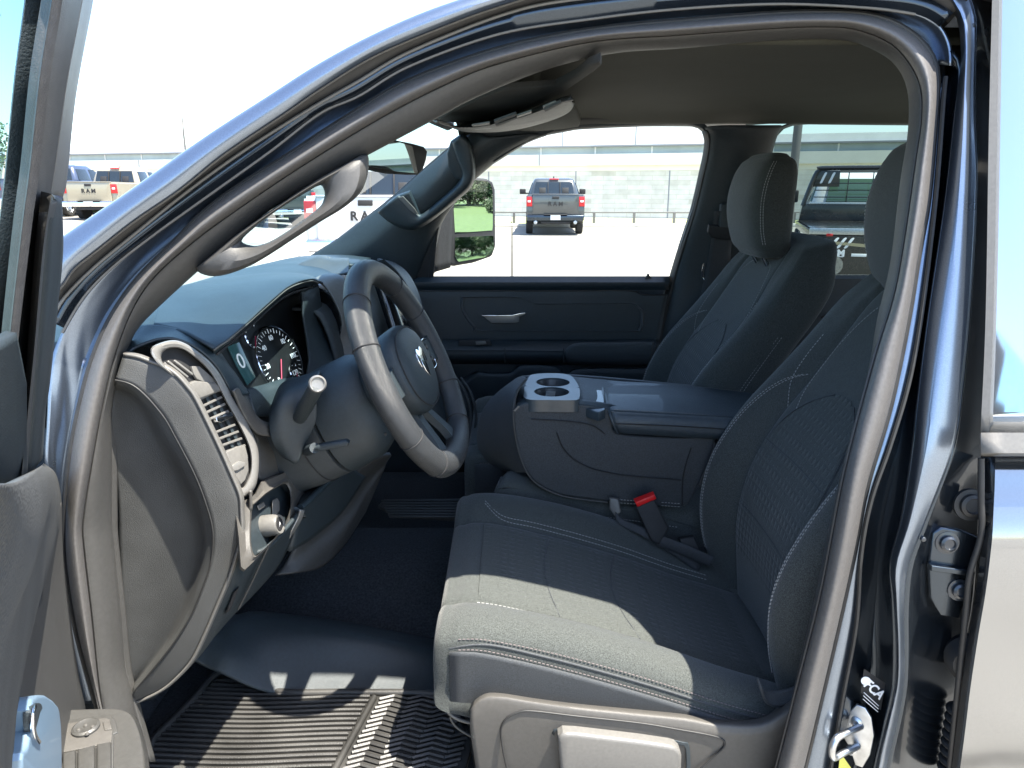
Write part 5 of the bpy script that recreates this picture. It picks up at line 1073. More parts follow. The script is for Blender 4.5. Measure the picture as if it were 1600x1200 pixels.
# belt buckles
bk = plate("belt_buckle", YL("993,792,1.50 1022,779,1.50 1046,826,1.48 1030,852,1.47 1018,846,1.47"), M['matblack'], T, th=.025, bev=.005)
plate("release_button", YL("992,785,1.497 1023,773,1.497 1026,780,1.497 996,793,1.497"), M['red'], bk, th=.02, bev=.003)
tube("buckle_strap", YL("1030,845,1.48 1070,860,1.47 1110,878,1.46"), .014, M['belt'], bk, n=20, flat=.35)
bs = patch("seat_belt", [YL("962,800,1.53 975,812,1.52 1000,822,1.50 1050,845,1.485 1100,880,1.47"), YL("962,812,1.52 975,824,1.51 1000,836,1.49 1045,862,1.475 1090,895,1.465")], M['belt'], T, nu=20, sub=3, th=.003)
plate("belt_latch", YL("952,778,1.54 966,780,1.54 970,800,1.53 962,808,1.53 952,796,1.54"), M['greyplast'], bs, th=.012, bev=.003)
plate("belt_latch", YL("1062,842,1.48 1085,838,1.48 1095,860,1.47 1082,870,1.47 1066,858,1.47"), M['matblack'], bs, th=.02, bev=.005)

# ------------------------------------------------------------------ FLOOR
patch("carpet", [[V(x, .98, .655) for x in (-.75, -.5, -.2, .3, 1.2)], [V(x, 1.36, .66) for x in (-.75, -.5, -.2, .3, 1.2)], [V(x, 1.48, .70) for x in (-.80, -.5, -.2, .3, 1.2)], [V(x, 1.60, .76) for x in (-.80, -.5, -.2, .3, 1.2)], [V(x, 1.78, .76) for x in (-.80, -.5, -.2, .3, 1.2)], [V(x, 1.92, .68) for x in (-.75, -.5, -.2, .3, 1.2)], [V(x, 2.42, .66) for x in (-.75, -.5, -.2, .3, 1.2)]], M['carpet'], T, nu=30, sub=5, th=.006, toward=V(0, 1.6, 3))
patch("toe_board", [[V(-.70, y, .66) for y in (1.0, 1.7, 2.4)], [V(-.88, y, .80) for y in (1.0, 1.7, 2.4)], [V(-.93, y, 1.1) for y in (1.0, 1.7, 2.4)], [V(-.93, y, 1.30) for y in (1.0, 1.7, 2.4)]], M['carpet'], T, nu=20, sub=4, th=.006)
patch("side_kick_trim", [[V(x, 1.03, z) for x in (-.66, -.78, -.95)] for z in (.64, .8, 1.0, 1.3)], M['trimdk'], T, nu=10, th=.006, toward=V(0, 1.6, 1))

# smooth grey wall of the footwell and the two rubber mats
patch("footwell_liner", [YL("262,1005,1.12 320,1040,1.16 345,1052,1.19 430,1084,1.21 560,1086,1.225 700,1094,1.23"), YL("272,985,1.15 330,1012,1.19 360,1020,1.22 430,1040,1.25 560,1045,1.27 700,1060,1.28"), YL("290,965,1.20 345,985,1.24 372,984,1.28 430,990,1.30 560,1000,1.31 700,1025,1.33"), YL("300,955,1.26 356,968,1.30 385,962,1.33 440,966,1.345 560,983,1.355 700,1012,1.37"), YL("310,950,1.30 366,960,1.34 392,955,1.37 440,958,1.39 560,975,1.40 700,1004,1.41")], M['trimdk'], T, nu=40, sub=5, th=.008)
mz = .684
mo = [AZ(p[0], p[1], mz) for p in uv("352,1050 300,1098 268,1130 236,1165 225,1225 260,1290 700,1290 740,1160 700,1092 560,1084 430,1082")]
fm = plate("floor_mat", mo, M['mat'], None, th=.008, bev=.003, n=V(0, 0, 1))
tag(fm, "ribbed black rubber floor mat in the driver's footwell, half in sunlight", "floor mat")
def inpoly(x, y, P):
    c = False
    for i in range(len(P)):
        a, b = P[i - 1], P[i]
        if (a.y > y) != (b.y > y) and x < (b.x - a.x) * (y - a.y) / (b.y - a.y) + a.x: c = not c
    return c
ra = AZ(585, 1092, mz); rb_ = AZ(512, 1225, mz)
bm = bmesh.new(); y = .90
while y < 1.26:
    xr_ = rb_.x + (ra.x - rb_.x) * (y - rb_.y) / (ra.y - rb_.y); x = -.75; runs = []; cur = None
    while x < .1:
        ins = inpoly(x, y, mo) and abs(x - xr_) > .010
        if ins and cur is None: cur = x
        if not ins and cur is not None: runs.append((cur, x)); cur = None
        x += .004
    for a_, b2 in runs:
        if b2 - a_ < .02: continue
        if b2 < xr_:
            pts = []
            k = a_
            while k <= b2: pts.append(V(k, y + .004 * math.sin(k * 16), mz + .003)); k += .02
            pts.append(V(b2, y + .004 * math.sin(b2 * 16), mz + .003))
            if len(pts) > 1: tube_bm(bm, pts, .0036, 6, n=max(3, len(pts)), flat=1.0)
        else:
            pts = []; k = a_; i = 0
            while k <= b2: pts.append(V(k, y + (.006 if i % 2 else -.004), mz + .003)); k += .028; i += 1
            if len(pts) > 1:
                for q in range(len(pts) - 1): tube_bm(bm, [pts[q], pts[q + 1]], .0034, 5, n=3)
    y += .0125
link("mat_rib", bm, M['mat'], fm)
tube("mat_ridge", [ra + V(0, 0, .004), rb_ + V(0, 0, .004)], .006, M['mat'], fm, n=10)
tube("mat_rim", [p + V(0, 0, .003) for p in mo], .007, M['mat'], fm, closed=True, n=120)
fm2 = plate("floor_mat", [AZ(p[0], p[1], .775) for p in uv("590,790 600,780 740,778 736,812 620,805")], M['mat'], None, th=.008, bev=.002, n=V(0, 0, 1))
tag(fm2, "ribbed black rubber mat in the dark passenger footwell behind the steering wheel", "floor mat")
bm = bmesh.new()
for i in range(7): tube_bm(bm, [AZ(596 + i * 2, 783 + i * 4, .779), AZ(736, 782 + i * 4.4, .779)], .004, 6, n=6)
link("mat_rib", bm, M['mat'], fm2)

# ------------------------------------------------------------------ OUTSIDE: ground, building, vehicles
def gz(x, y): return max(0.0, -x - 5.5) * .042
bm = bmesh.new(); xs_ = [-400, -200, -100, -60, -40, -30, -24, -20, -16, -13, -10, -8, -5.5, -3, 0, 3, 6, 10, 15, 25, 40, 70, 120, 250, 400]; ys_ = [-400, -200, -80, -30, -10, 0, 5, 10, 20, 26, 30, 34, 45, 70, 120, 250, 500]
gg = [[bm.verts.new((x, y, min(gz(x, y), 1.5) * (1 if y > 2 else 0))) for x in xs_] for y in ys_]
for i in range(len(ys_) - 1):
    for j in range(len(xs_) - 1): bm.faces.new((gg[i][j], gg[i][j + 1], gg[i + 1][j + 1], gg[i + 1][j]))
gm = mat("parking_concrete", (.26, .242, .21), .9, noise=(.8, .08, 8), bump=('n', 60, .3))
gt = gm.node_tree; gb = gt.nodes["Principled BSDF"]
br = gt.nodes.new("ShaderNodeTexBrick"); br.inputs['Scale'].default_value = 1; br.offset = 0; br.inputs['Brick Width'].default_value = 5.2; br.inputs['Row Height'].default_value = 5.2
br.inputs['Mortar Size'].default_value = .03; br.inputs['Color1'].default_value = (1, 1, 1, 1); br.inputs['Color2'].default_value = (.93, .93, .93, 1); br.inputs['Mortar'].default_value = (.2, .19, .17, 1)
tc_ = gt.nodes.new("ShaderNodeTexCoord"); gt.links.new(tc_.outputs['Object'], br.inputs['Vector'])
mm = gt.nodes.new("ShaderNodeMix"); mm.data_type = 'RGBA'; mm.blend_type = 'MULTIPLY'; mm.inputs[0].default_value = 1
src = gb.inputs['Base Color'].links[0].from_socket; gt.links.new(src, mm.inputs[6]); gt.links.new(br.outputs[0], mm.inputs[7]); gt.links.new(mm.outputs[2], gb.inputs['Base Color'])
tag(link("ground", bm, gm), kind='structure')
gr = mat("dry_grass", (.30, .33, .13), .95, noise=(6, .3, 6), bump=('n', 40, 1))
bm = bmesh.new()
def quadst(bm, pts):
    vs = [bm.verts.new(p) for p in pts]; bm.faces.new(vs)
gx = [-60, -20, 0, 20, 40]
for i in range(4):
    quadst(bm, [(gx[i], 31.2, min(gz(gx[i], 30), 1.5) + .06), (gx[i + 1], 31.2, min(gz(gx[i + 1], 30), 1.5) + .06), (gx[i + 1], 33.5, min(gz(gx[i + 1], 30), 1.5) + .1), (gx[i], 33.5, min(gz(gx[i], 30), 1.5) + .3)])
tag(link("grass_verge", bm, gr, smooth=False), kind='structure')
bm = bmesh.new(); quadst(bm, [(24, -6, .03), (90, -6, .03), (90, 31, .03), (24, 31, .03)]); tag(link("lawn", bm, mat("mown_lawn", (.05, .095, .018), .95, noise=(4, .2, 6)), smooth=False), kind='structure')
box_k = box("kerb", (0, 31.1, .07), (70, .16, .14), M['conc'], None, bev=.02); tag(box_k, kind='structure')

# building
bA = Vector((-31.9, 51.8, 0)); bd = Vector((50.9, -15.8, 0)).normalized(); bn = Vector((bd.y, -bd.x, 0))
bld = empty("dealership_building", bA + bd * 26, "long pale concrete building with a window band and stone wall behind the guard rail", "building")
inv = Matrix.Translation(-(bA + bd * 26))
wallm = mat("pale_precast", (.85, .84, .80), .85, noise=(1.2, .06, 6)); bandm = mat("beige_fascia", (.72, .69, .58), .8, noise=(1, .06, 5))
glm = mat("band_glazing", (.40, .47, .47), .3, 0, .8, noise=(.6, .15)); linem = mat("dark_flashing", (.22, .23, .24), .5)
stm = mat("split_stone", (.64, .62, .53), .9, noise=(2, .12, 4), bump=('n', 8, 1))
st = stm.node_tree; sb = st.nodes["Principled BSDF"]; b2_ = st.nodes.new("ShaderNodeTexBrick"); b2_.inputs['Scale'].default_value = 1; b2_.inputs['Brick Width'].default_value = 1.3; b2_.inputs['Row Height'].default_value = .24; b2_.inputs['Mortar Size'].default_value = .012
b2_.inputs['Color1'].default_value = (1, 1, 1, 1); b2_.inputs['Color2'].default_value = (.58, .55, .44, 1); b2_.inputs['Mortar'].default_value = (.8, .78, .70, 1); b2_.inputs['Bias'].default_value = -.55
mp = st.nodes.new("ShaderNodeMapping"); tcs = st.nodes.new("ShaderNodeTexCoord"); mp.inputs['Rotation'].default_value = (rad(90), 0, 0); st.links.new(tcs.outputs['Object'], mp.inputs[0]); st.links.new(mp.outputs[0], b2_.inputs['Vector'])
m2 = st.nodes.new("ShaderNodeMix"); m2.data_type = 'RGBA'; m2.blend_type = 'MULTIPLY'; m2.inputs[0].default_value = 1
s2 = sb.inputs['Base Color'].links[0].from_socket; st.links.new(s2, m2.inputs[6]); st.links.new(b2_.outputs[0], m2.inputs[7]); st.links.new(m2.outputs[2], sb.inputs['Base Color'])
rotb = Matrix((bd, -bn * 1, Vector((0, 0, 1)))).transposed()
def seg(name, s0_, s1_, z0, z1, dep, m, out=0.0):
    c = bA + bd * ((s0_ + s1_) / 2) + bn * (out - dep / 2) * 1; c.z = (z0 + z1) / 2
    bm = bmesh.new(); box_bm(bm, Vector((0, 0, 0)), (s1_ - s0_, dep, z1 - z0)); o = link(name, bm, m, bld, smooth=False)
    o.location = c - bld.location; o.rotation_euler = (0, 0, math.atan2(bd.y, bd.x)); return o
S0, S1 = -30, 85
seg("stone_wall", S0, S1, 0, 2.45, 8, stm, .0)
seg("string_course", S0, S1, 2.45, 2.72, 8.0, bandm, .02)
seg("fascia", S0, S1, 2.72, 3.30, 8.1, bandm, .22)
seg("window_band", S0, S1, 3.30, 3.66, 7.8, glm, -.1)
seg("flashing", S0, S1, 3.66, 3.74, 8.2, linem, .30)
seg("parapet", S0, S1, 3.74, 4.12, 8.0, wallm, .2)
tall = seg("raised_front", 33, 46, 3.742, 6.2, 7.5, wallm, .25)
for s_ in range(-28, 84, 5): seg("wall_joint", s_, s_ + .06, 0, 2.44, .02, linem, .012)
for s_ in range(-28, 84, 9): seg("fascia_joint", s_, s_ + .05, 2.73, 3.29, .02, linem, .232)
for s_ in range(-28, 84, 3): seg("mullion", s_, s_ + .08, 3.30, 3.66, .05, wallm, -.06)
for s_ in (36.3, 40.2, 44): seg("panel_joint", s_, s_ + .05, 3.75, 6.18, .02, linem, .262)
# guard rail
gl_ = empty("guard_rail", (0, 31.4, 0), "low pipe guard rail along the grass edge in front of the stone wall", "guard rail")
bm = bmesh.new(); tube_bm(bm, [V(-12, 0, .58), V(14, 0, .58)], .03, 8, n=4); link("rail", bm, M['greyplast'], gl_)
for i in range(15):
    x = (803 + (i - 3) * 61 - 800) / F * 31.4
    bm = bmesh.new(); box_bm(bm, (x, 0, .29), (.10, .10, .56)); link("post", bm, M['greyplast'], gl_, smooth=False)

# generic pickup truck seen from behind: rear at y=0, nose towards +y
tyre = mat("tyre", (.02, .02, .02), .8, noise=(20, .2)); tail = mat("tail_light_red", (.42, .012, .015), .25, emit=((.6, .01, .01), .02))
dkg = mat("dark_car_glass", (.012, .016, .018), .05, 0, .8)
def wheel(par, x, y, r=.40):
    s = 1 if x > 0 else -1
    w_ = lathe("wheel", (x - s * .13, y, r), (s, 0, 0), [(0, .02), (.16, .02), (.24, .03), (.25, .12), (r * .66, .20), (r * .70, .235), (r * .93, .245), (r, .21), (r, .03), (r * .92, 0), (0, 0)], tyre, par, n=36)
    lathe("wheel_rim", (x - s * .13, y, r), (s, 0, 0), [(0, .20), (.05, .21), (.07, .19), (.10, .15), (r * .60, .17), (r * .655, .21), (r * .655, .16), (0, .14)], M['steel'], w_, n=30)
    bm = bmesh.new()
    for k in range(6):
        a = k * math.pi / 3; d = Vector((0, math.cos(a), math.sin(a))); box_bm(bm, Vector((x + s * .05, y, r)) + d * .14, (.03, .20, .045), Matrix.Rotation(a, 3, 'X'))
    link("wheel_spoke", bm, M['steel'], w_)
def pickup(name, loc, rz, col, label, letters, scale=1.0, metal=.4, steelbump=True, group="pickup trucks parked across the lot"):
    p = mat(name + "_paint", col, .3, metal, coat=1)
    R = empty(name, loc, label, "pickup truck", group, rz)
    W = 1.0
    # lower body with wheel arches
    prof = [(0.06, .62), (.02, 1.28), (.08, 1.38), (2.0, 1.36), (2.02, 1.30), (4.05, 1.27), (4.3, 1.22), (5.4, 1.14), (5.72, 1.02), (5.78, .55)]
    def arch(c, r): return [(c + r * math.cos(a), .40 + r * math.sin(a)) for a in [math.pi * k / 8 for k in range(9)]]
    bot = [(5.5, .42)] + arch(4.85, .50) + [(4.2, .42), (1.8, .42)] + arch(1.18, .50) + [(.4, .5)]
    pts = prof + bot; bm = bmesh.new()
    Lr = [bm.verts.new((-W, y, z)) for y, z in pts]; Rr_ = [bm.verts.new((W, y, z)) for y, z in pts]; n = len(pts)
    for i in range(n): bm.faces.new((Lr[i], Lr[(i + 1) % n], Rr_[(i + 1) % n], Rr_[i]))
    f1 = bm.faces.new(Lr); f2 = bm.faces.new(Rr_[::-1])
    bmesh.ops.recalc_face_normals(bm, faces=bm.faces)
    ed = [e for e in bm.edges if (f1 in e.link_faces or f2 in e.link_faces) and max(v.co.z for v in e.verts) > .95]
    bmesh.ops.bevel(bm, geom=ed, offset=.05, segments=3, affect='EDGES', clamp_overlap=True)
    body = link("body", bm, p, R)
    bm = bmesh.new(); box_bm(bm, (0, 1.08, 1.375), (1.55, 1.7, .02)); link("bed_floor", bm, M['matblack'], body)
    # cab
    bm = bmesh.new(); lv_ = []
    for z, y0, y1, w_ in ((1.26, 1.98, 4.35, .965), (1.32, 1.99, 4.22, .955), (1.60, 2.06, 3.86, .86), (1.84, 2.16, 3.45, .76), (1.91, 2.26, 3.32, .72), (1.945, 2.5, 3.1, .60)):
        q = []
        for k in range(32):
            a = 2 * math.pi * k / 32; c_, s_ = math.cos(a), math.sin(a); q.append(V(abs(c_) ** .22 * (1 if c_ > 0 else -1) * w_, (y0 + y1) / 2 + abs(s_) ** .22 * (1 if s_ > 0 else -1) * (y1 - y0) / 2, z))
        lv_.append(q)
    loft_bm(bm, lv_); cab = link("cab", bm, p, R)
    # rear window (three panes), side windows
    rw = plate("rear_window", [V(-.74, 1.985, 1.37), V(-.66, 2.10, 1.80), V(.66, 2.10, 1.80), V(.74, 1.985, 1.37)], dkg, R, th=.03, bev=.004, toward=V(0, -9, 1.6))
    for x in (-.22, .22): box("window_divider", (x, 2.02, 1.585), (.03, .03, .42), M['matblack'], rw, rot=Matrix.Rotation(rad(-15), 3, 'X'), bev=.004)
    for x in (-.42, .42): box("headrest_seen_through", (x, 2.012, 1.50), (.24, .012, .2), M['matblack'], rw, rot=Matrix.Rotation(rad(-15), 3, 'X'), bev=.005)
    for s in (-1, 1):
        for (ya, yb) in ((2.16, 2.95), (3.03, 3.95)):
            plate("side_window", [V(s * .955, ya, 1.36), V(s * .80, ya + .12, 1.78), V(s * .80, min(yb, 3.50), 1.78), V(s * .955, yb, 1.36)], dkg, R, th=.03, bev=.004, toward=V(s * 9, 3, 1.5))
        mr = box("door_mirror", (s * 1.17, 3.85, 1.45), (.24, .10, .20), M['matblack'], R, bev=.03)
        box("mirror_bracket", (s * 1.02, 3.87, 1.38), (.14, .05, .05), M['matblack'], mr, bev=.01)
        tl = plate("tail_light", [V(s * .80, -.012, .98), V(s * .80, -.012, 1.30), V(s * .99, -.005, 1.30), V(s * 1.0, -.005, .98)], tail, R, th=.12, bev=.01, toward=V(0, -9, 1))
        plate("reverse_lamp", [V(s * .85, -.018, 1.12), V(s * .85, -.018, 1.18), V(s * .95, -.018, 1.18), V(s * .95, -.018, 1.12)], M['white'], tl, th=.01, bev=.002, toward=V(0, -9, 1))
        for y in (1.18, 4.85):
            wheel(R, s * .90, y)
    tg = plate("tailgate", resample([V(-.79, -.012, .70), V(-.79, -.02, 1.36), V(.79, -.02, 1.36), V(.79, -.012, .70)], 60, True, False), p, R, th=.06, bev=.012, toward=V(0, -9, 1))
    box("tailgate_handle", (0, -.028, 1.27), (.24, .02, .09), M['matblack'], tg, bev=.01)
    box("tailgate_lip", (0, .03, 1.375), (1.60, .13, .03), p, tg, bev=.012)
    if letters: text("lettering", letters, M['matblack'], tg, (0, -.024, 1.06), (1, 0, 0), (0, 0, 1), .20, .006, .006, 1.5)
    bmpm = M['chrome'] if steelbump else M['paint_dark']
    bp = box("rear_bumper", (0, -.05, .60), (1.96, .20, .20), bmpm, R, bev=.05)
    box("licence_plate", (0, -.158, .62), (.34, .012, .17), M['white'], bp, bev=.004)
    box("bumper_step", (0, -.10, .71), (.8, .18, .02), M['matblack'], bp, bev=.005)
    box("hitch", (0, -.02, .44), (1.0, .12, .10), M['matblack'], R, bev=.02)
    for s in (-1, 1): lathe("exhaust_tip", (s * .68, -.12, .45), (0, -1, 0), [(.03, -.1), (.055, -.1), (.06, .03), (.045, .035), (.04, -.02)], M['steel'], R, n=20)
    box("brake_light", (0, 2.16, 1.90), (.34, .06, .05), tail, R, bev=.01)
    box("roof_fin", (0, 2.6, 1.975), (.05, .16, .06), p, R, bev=.015)
    cyl("axle", (0, 1.18, .40), (1, 0, 0), .06, 1.7, M['matblack'], R)
    return R
pickup("pickup_truck", (1.49, 25.5, 0), rad(-1.5), (.055, .06, .062), "grey pickup truck parked facing the stone wall, seen through the passenger window", "RAM", steelbump=False)
pickup("pickup_truck", ((161 - 800) / F * 27.2, 27.2, .42), rad(2), (.25, .225, .165), "tan pickup truck beyond the left windshield pillar, tailgate towards us", "RAM", metal=.2)
pickup("pickup_truck", (-18.25, 27.9, .53), rad(0), (.045, .06, .10), "dark blue pickup truck left of the tan one, mostly behind the open door", "", metal=.3)
pickup("pickup_truck", ((578 - 800) / F * 12.0, 12.0, .12), rad(2), (.5, .5, .49), "white pickup truck seen through the windshield below the interior mirror", "RAM", metal=0)
pickup("pickup_truck", ((470 - 800) / F * 28, 28.0, .12), rad(52), (.035, .042, .038), "dark pickup truck glimpsed through the opening of the pillar grab handle", "", metal=.2)

# flatbed truck
FT = empty("flatbed_truck", (5.5, 10.4, 0), "white crew cab truck with black steel flatbed, seen through the rear side window", "flatbed truck", rz=rad(-17))
wp = mat("white_truck_paint", (.66, .68, .68), .3, 0, coat=1); bk_ = mat("black_steel_bed", (.018, .018, .018), .28, 0, coat=.5, noise=(4, .2))
deck = box("flatbed_deck", (0, 1.5, 1.0), (2.42, 3.0, .08), bk_, FT, bev=.01)
box("deck_edge", (0, -.015, 1.02), (2.44, .03, .09), M['steel'], deck, bev=.008)
skb = plate("rear_skirt", [V(-.72, -.02, .36), V(-1.12, -.02, .96), V(1.12, -.02, .96), V(.72, -.02, .36)], bk_, FT, th=.05, bev=.006, toward=V(0, -9, 1))
def slot(par, x, z, m, y=-.03, w_=.045, h=.17, sl=.05, name="slot_light"):
    n_ = 12; pts = []
    for k in range(n_):
        a = 2 * math.pi * k / n_; dx = w_ / 2 * math.cos(a); dz = (h - w_) / 2 * (1 if math.sin(a) > 0 else -1) + w_ / 2 * math.sin(a); pts.append(V(x + dx + dz * sl / h * 2, y, z + dz))
    plate(name, pts, m, par, th=.01, bev=.002, toward=V(0, -9, 1))
def FX(u, Y=10.4): return ((u - 800) / F * (10.4 * CP + .05) - 5.5) / (.956 + .292 * (u - 800) / F * CP)
def FZ(v, Y=10.4): return AY(800, v, Y).z
for i in range(3): slot(skb, FX(1310.5 + i * 12), FZ(381.5), M['white'], h=.155)
box("marker_light", (FX(1302), -.04, FZ(369)), (.09, .02, .035), tail, skb, bev=.008)
for u in (1302,): cyl("stud", (FX(u), -.05, FZ(365)), (0, -1, 0), .012, .01, M['steel'], skb)
text("lettering", "CM", M['white'], skb, (FX(1318), -.03, FZ(398)), (1, 0, 0), (.25, 0, 1), .13, .003, .006, 1.0)
box("letter_underline", (FX(1318), -.03, FZ(403)), (.16, .006, .012), M['white'], skb, bev=0)
cyl("round_emblem", (FX(1312), -.04, FZ(417)), (0, -1, 0), .14, .02, mat("pewter", (.3, .29, .27), .35, .9, noise=(40, .3), bump=('v', 40, 1)), skb)
box("licence_plate", (FX(1352), -.04, FZ(400)), (.20, .01, .04), M['white'], skb, bev=.002)
for s in (-1, 1):
    sd_ = plate("side_rail", [V(s * 1.21, .0, .92), V(s * 1.21, 3.0, .92), V(s * 1.21, 3.0, 1.04), V(s * 1.21, 0, 1.04)], bk_, FT, th=.04, bev=.004, toward=V(s * 9, 1, 1))
    wheel(FT, s * .92, 1.5)
    wheel(FT, s * .92, 5.4)
    plate("mud_flap", [V(s * .75, .9, .2), V(s * 1.1, .9, .2), V(s * 1.1, .9, .9), V(s * .75, .9, .9)], M['matblack'], FT, th=.02, bev=0, toward=V(0, -9, 1))
plate("tan_underbody_strut", [V(-1.15, -.03, .9), V(-.35, -.03, .84), V(-.22, -.03, .5), V(-.27, -.03, .5), V(-.40, -.03, .80), V(-1.15, -.03, .86)], mat("tan_strut", (.35, .30, .18), .6), FT, th=.02, bev=0, toward=V(0, -9, 1))
# headache rack
ry = 3.0
RY = 13.35
def RX(u): return (u - 800) / F * (RY * CP) - 5.34
def RZv(v): return AY(800, v, RY).z
rk = plate("headache_rack", [V(-1.16, ry, 1.04), V(-1.12, ry, 1.34), V(1.12, ry, 1.34), V(1.16, ry, 1.04)], bk_, FT, th=.06, bev=.006, toward=V(0, -9, 1))
for pts, r in (([V(-1.12, ry, 1.30), V(-.98, ry, 1.78), V(-.90, ry, 1.93), V(-.78, ry, 1.96), V(.78, ry, 1.96), V(.90, ry, 1.93), V(.98, ry, 1.78), V(1.12, ry, 1.30)], .04),):
    tube("rack_frame", pts, r, bk_, rk, n=60, nseg=8)
for x0, x1 in ((-1.0, -.55), (1.0, .55)):
    pp_ = plate("rack_panel", [V(x0, ry + .0, 1.64), V(x0 * .93, ry, 1.92), V(x1, ry, 1.92), V(x1 * .98, ry, 1.64)], bk_, rk, th=.04, bev=.004, toward=V(0, -9, 1))
    for k in range(2): slot(pp_, (x0 * .82 + k * (.14 if x0 < 0 else -.14)), 1.79, M['white'], y=ry - .01, h=.20, sl=.04, name="slot_cutout")
plate("rack_top_panel", [V(-.55, ry, 1.88), V(-.55, ry, 1.95), V(.55, ry, 1.95), V(.55, ry, 1.88)], M['silverplast'], rk, th=.03, bev=.003, toward=V(0, -9, 1))
for x in (-.40, 0, .40): box("rack_bar", (x, ry, 1.62), (.018, .02, .54), bk_, rk, bev=.003)
for z in (1.46, 1.58, 1.70): box("rack_bar", (0, ry, z), (1.9, .02, .018), bk_, rk, bev=.003)
box("rack_rail", (0, ry - .02, 1.35), (2.0, .03, .035), M['steel'], rk, bev=.006)
# its cab
bm = bmesh.new(); lv_ = []
for z, y0, y1, w_ in ((.62, 3.15, 5.3, 1.0), (1.25, 3.15, 5.55, 1.0), (1.33, 3.16, 5.45, .985), (1.62, 3.22, 5.05, .90), (1.85, 3.32, 4.65, .80), (1.93, 3.45, 4.5, .72), (1.96, 3.7, 4.3, .6)):
    q = []
    for k in range(32):
        a = 2 * math.pi * k / 32; c_, s_ = math.cos(a), math.sin(a); q.append(V(abs(c_) ** .2 * (1 if c_ > 0 else -1) * w_, (y0 + y1) / 2 + abs(s_) ** .2 * (1 if s_ > 0 else -1) * (y1 - y0) / 2, z))
    lv_.append(q)
loft_bm(bm, lv_); link("cab", bm, wp, FT)
for s in (-1, 1):
    for ya, yb in ((3.32, 4.05), (4.13, 5.1)):
        plate("side_window", [V(s * .98, ya, 1.38), V(s * .855, ya + .1, 1.78), V(s * .855, min(yb, 4.62), 1.78), V(s * .98, yb, 1.38)], mat("tinted_cab_glass", (.05, .10, .12), .08, 0, .8), FT, th=.03, bev=.004, toward=V(s * 9, 3, 1.5))
    box("door_handle", (s * 1.0, 3.5, 1.2), (.03, .18, .03), M['matblack'], FT, bev=.006)
    box("door_mirror", (s * 1.18, 5.0, 1.45), (.22, .1, .25), M['matblack'], FT, bev=.03)
plate("rear_window", [V(-.72, 3.13, 1.38), V(-.66, 3.23, 1.78), V(.66, 3.23, 1.78), V(.72, 3.13, 1.38)], mat("cab_rear_glass", (.08, .14, .10), .1, 0, .8), FT, th=.03, bev=.004, toward=V(0, -9, 1.6))
plate("bonnet", [V(-.95, 5.4, 1.22), V(-.9, 6.6, 1.12), V(.9, 6.6, 1.12), V(.95, 5.4, 1.22)], wp, FT, th=.6, bev=.05, toward=V(0, 5, 9))

# poles
def pole(name, x, y, h, label, cat, r=.1, arm=0, plate_=None):
    o = empty(name, (x, y, min(gz(x, y), 1.5)), label, cat)
    bm = bmesh.new(); tube_bm(bm, [V(0, 0, 0), V(0, 0, h * .5), V(0, 0, h)], [r, r * .8], 12, n=6); link("pole", bm, M['greyplast'], o)
    box("base", (0, 0, .2), (r * 4, r * 4, .4), M['conc'], o, bev=.03)
    if arm:
        bm = bmesh.new(); tube_bm(bm, [V(0, 0, h - .2), V(arm * .5, 0, h + .05), V(arm, 0, h)], .04, 8, n=10); link("arm", bm, M['greyplast'], o)
        box("lamp_head", (arm * 1.15, 0, h - .02), (.6, .25, .12), M['silverplast'], o, bev=.03)
    if plate_: box("sign_panel", (-.07, -r * 1.1, h - .28), plate_, M['conc'], o, bev=.004)
    return o
pole("light_pole", 7.55, 20.2, 9.5, "pale square light pole behind the flatbed truck", "light pole", .12, 1.2)
pole("sign_post", -12.9, 30, 4.0, "slim sign post rising above the tan pickup truck", "sign post", .045, 0, (.16, .02, .5))
pole("street_lamp", -20.2, 28.5, 7.0, "tall street lamp seen through the open door's glass", "street lamp", .12, 1.3)
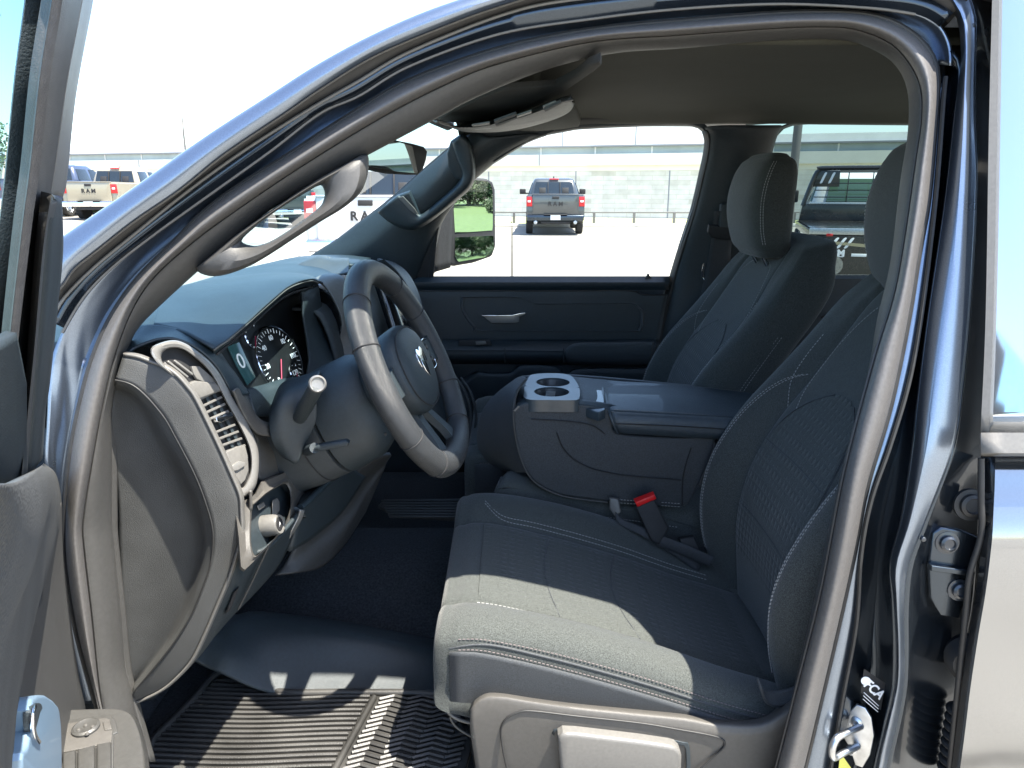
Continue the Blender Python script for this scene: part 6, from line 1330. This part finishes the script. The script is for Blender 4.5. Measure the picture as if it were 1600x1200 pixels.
# trees seen in the door mirror and through the door glass
def tree(x, y, h, label, cr_=1.6, seed=1, group=None, hedge=False, lowc=.45):
    rnd = random.Random(seed); o = empty("shrub" if hedge else "tree", (x, y, min(gz(x, y), 1.5) * (1 if y > 2 else 0)), label, "shrub" if hedge else "tree", group)
    if not hedge:
        bm = bmesh.new(); tube_bm(bm, [V(0, 0, 0), V(.05, .03, h * .4), V(0, .1, h * .8)], [.2, .15, .05], 10, n=12)
        for k in range(7):
            a = rnd.random() * 6.28; z = h * (.35 + .06 * k); tube_bm(bm, [V(0, 0, z), V(math.cos(a) * cr_ * .4, math.sin(a) * cr_ * .4, z + h * .12), V(math.cos(a) * cr_ * .8, math.sin(a) * cr_ * .8, z + h * .2)], [.06, .03, .01], 6, n=6)
        link("trunk", bm, mat("bark", (.09, .07, .05), .9, bump=('n', 20, 1)), o)
    bm = bmesh.new(); cl_ = [(rnd.gauss(0, cr_ * .45), rnd.gauss(0, cr_ * .45), h * (lowc + (.95 - lowc) * rnd.random())) for _ in range(16 if lowc > .3 else 26)] if not hedge else [(rnd.uniform(-cr_, cr_), rnd.uniform(-.4, .4), rnd.uniform(.2, h * .8)) for _ in range(24)]
    for c in cl_:
        for _ in range((150 if lowc > .3 else 300) if not hedge else 90):
            d = Vector((rnd.gauss(0, 1), rnd.gauss(0, 1), rnd.gauss(0, .8))).normalized() * (cr_ * .5 if not hedge else .4) * rnd.random() ** .4
            p_ = Vector(c) + d; s_ = rnd.uniform(.05, .11) * (1 if lowc > .3 else 1.5); u_ = Vector((rnd.gauss(0, 1), rnd.gauss(0, 1), rnd.gauss(0, 1))).normalized(); w2 = u_.orthogonal().normalized()
            quadst(bm, [p_ + u_ * s_, p_ + w2 * s_ * .6, p_ - u_ * s_, p_ - w2 * s_ * .6])
    link("crown" if not hedge else "foliage", bm, M['leaf'], o, smooth=False)
M['leaf'] = mat("foliage", (.05, .09, .025), .7, noise=(3, .5, 4))
for i in range(12): tree(58 + (i * 37 % 11) * .9, -2.5 + i * 2.0, 6.5 + (i * 5 % 4) * .8, "leafy tree on the lawn behind the truck, number %d from the left in the door mirror" % (i + 1) if False else "leafy tree on the lawn behind the truck, reflected in the door mirror", 2.0, 10 + i, "trees reflected in the door mirror", lowc=.10)
for i in range(4): tree(43 + i * .2, .5 + i * 3.6, .9, "clipped shrub on the lawn edge, reflected in the door mirror", 1.3, 40 + i, "shrubs reflected in the door mirror", True)
tree(-23.4, 33, 4.2, "small green tree seen through the open door's glass", 1.5, 60)
del T['near']
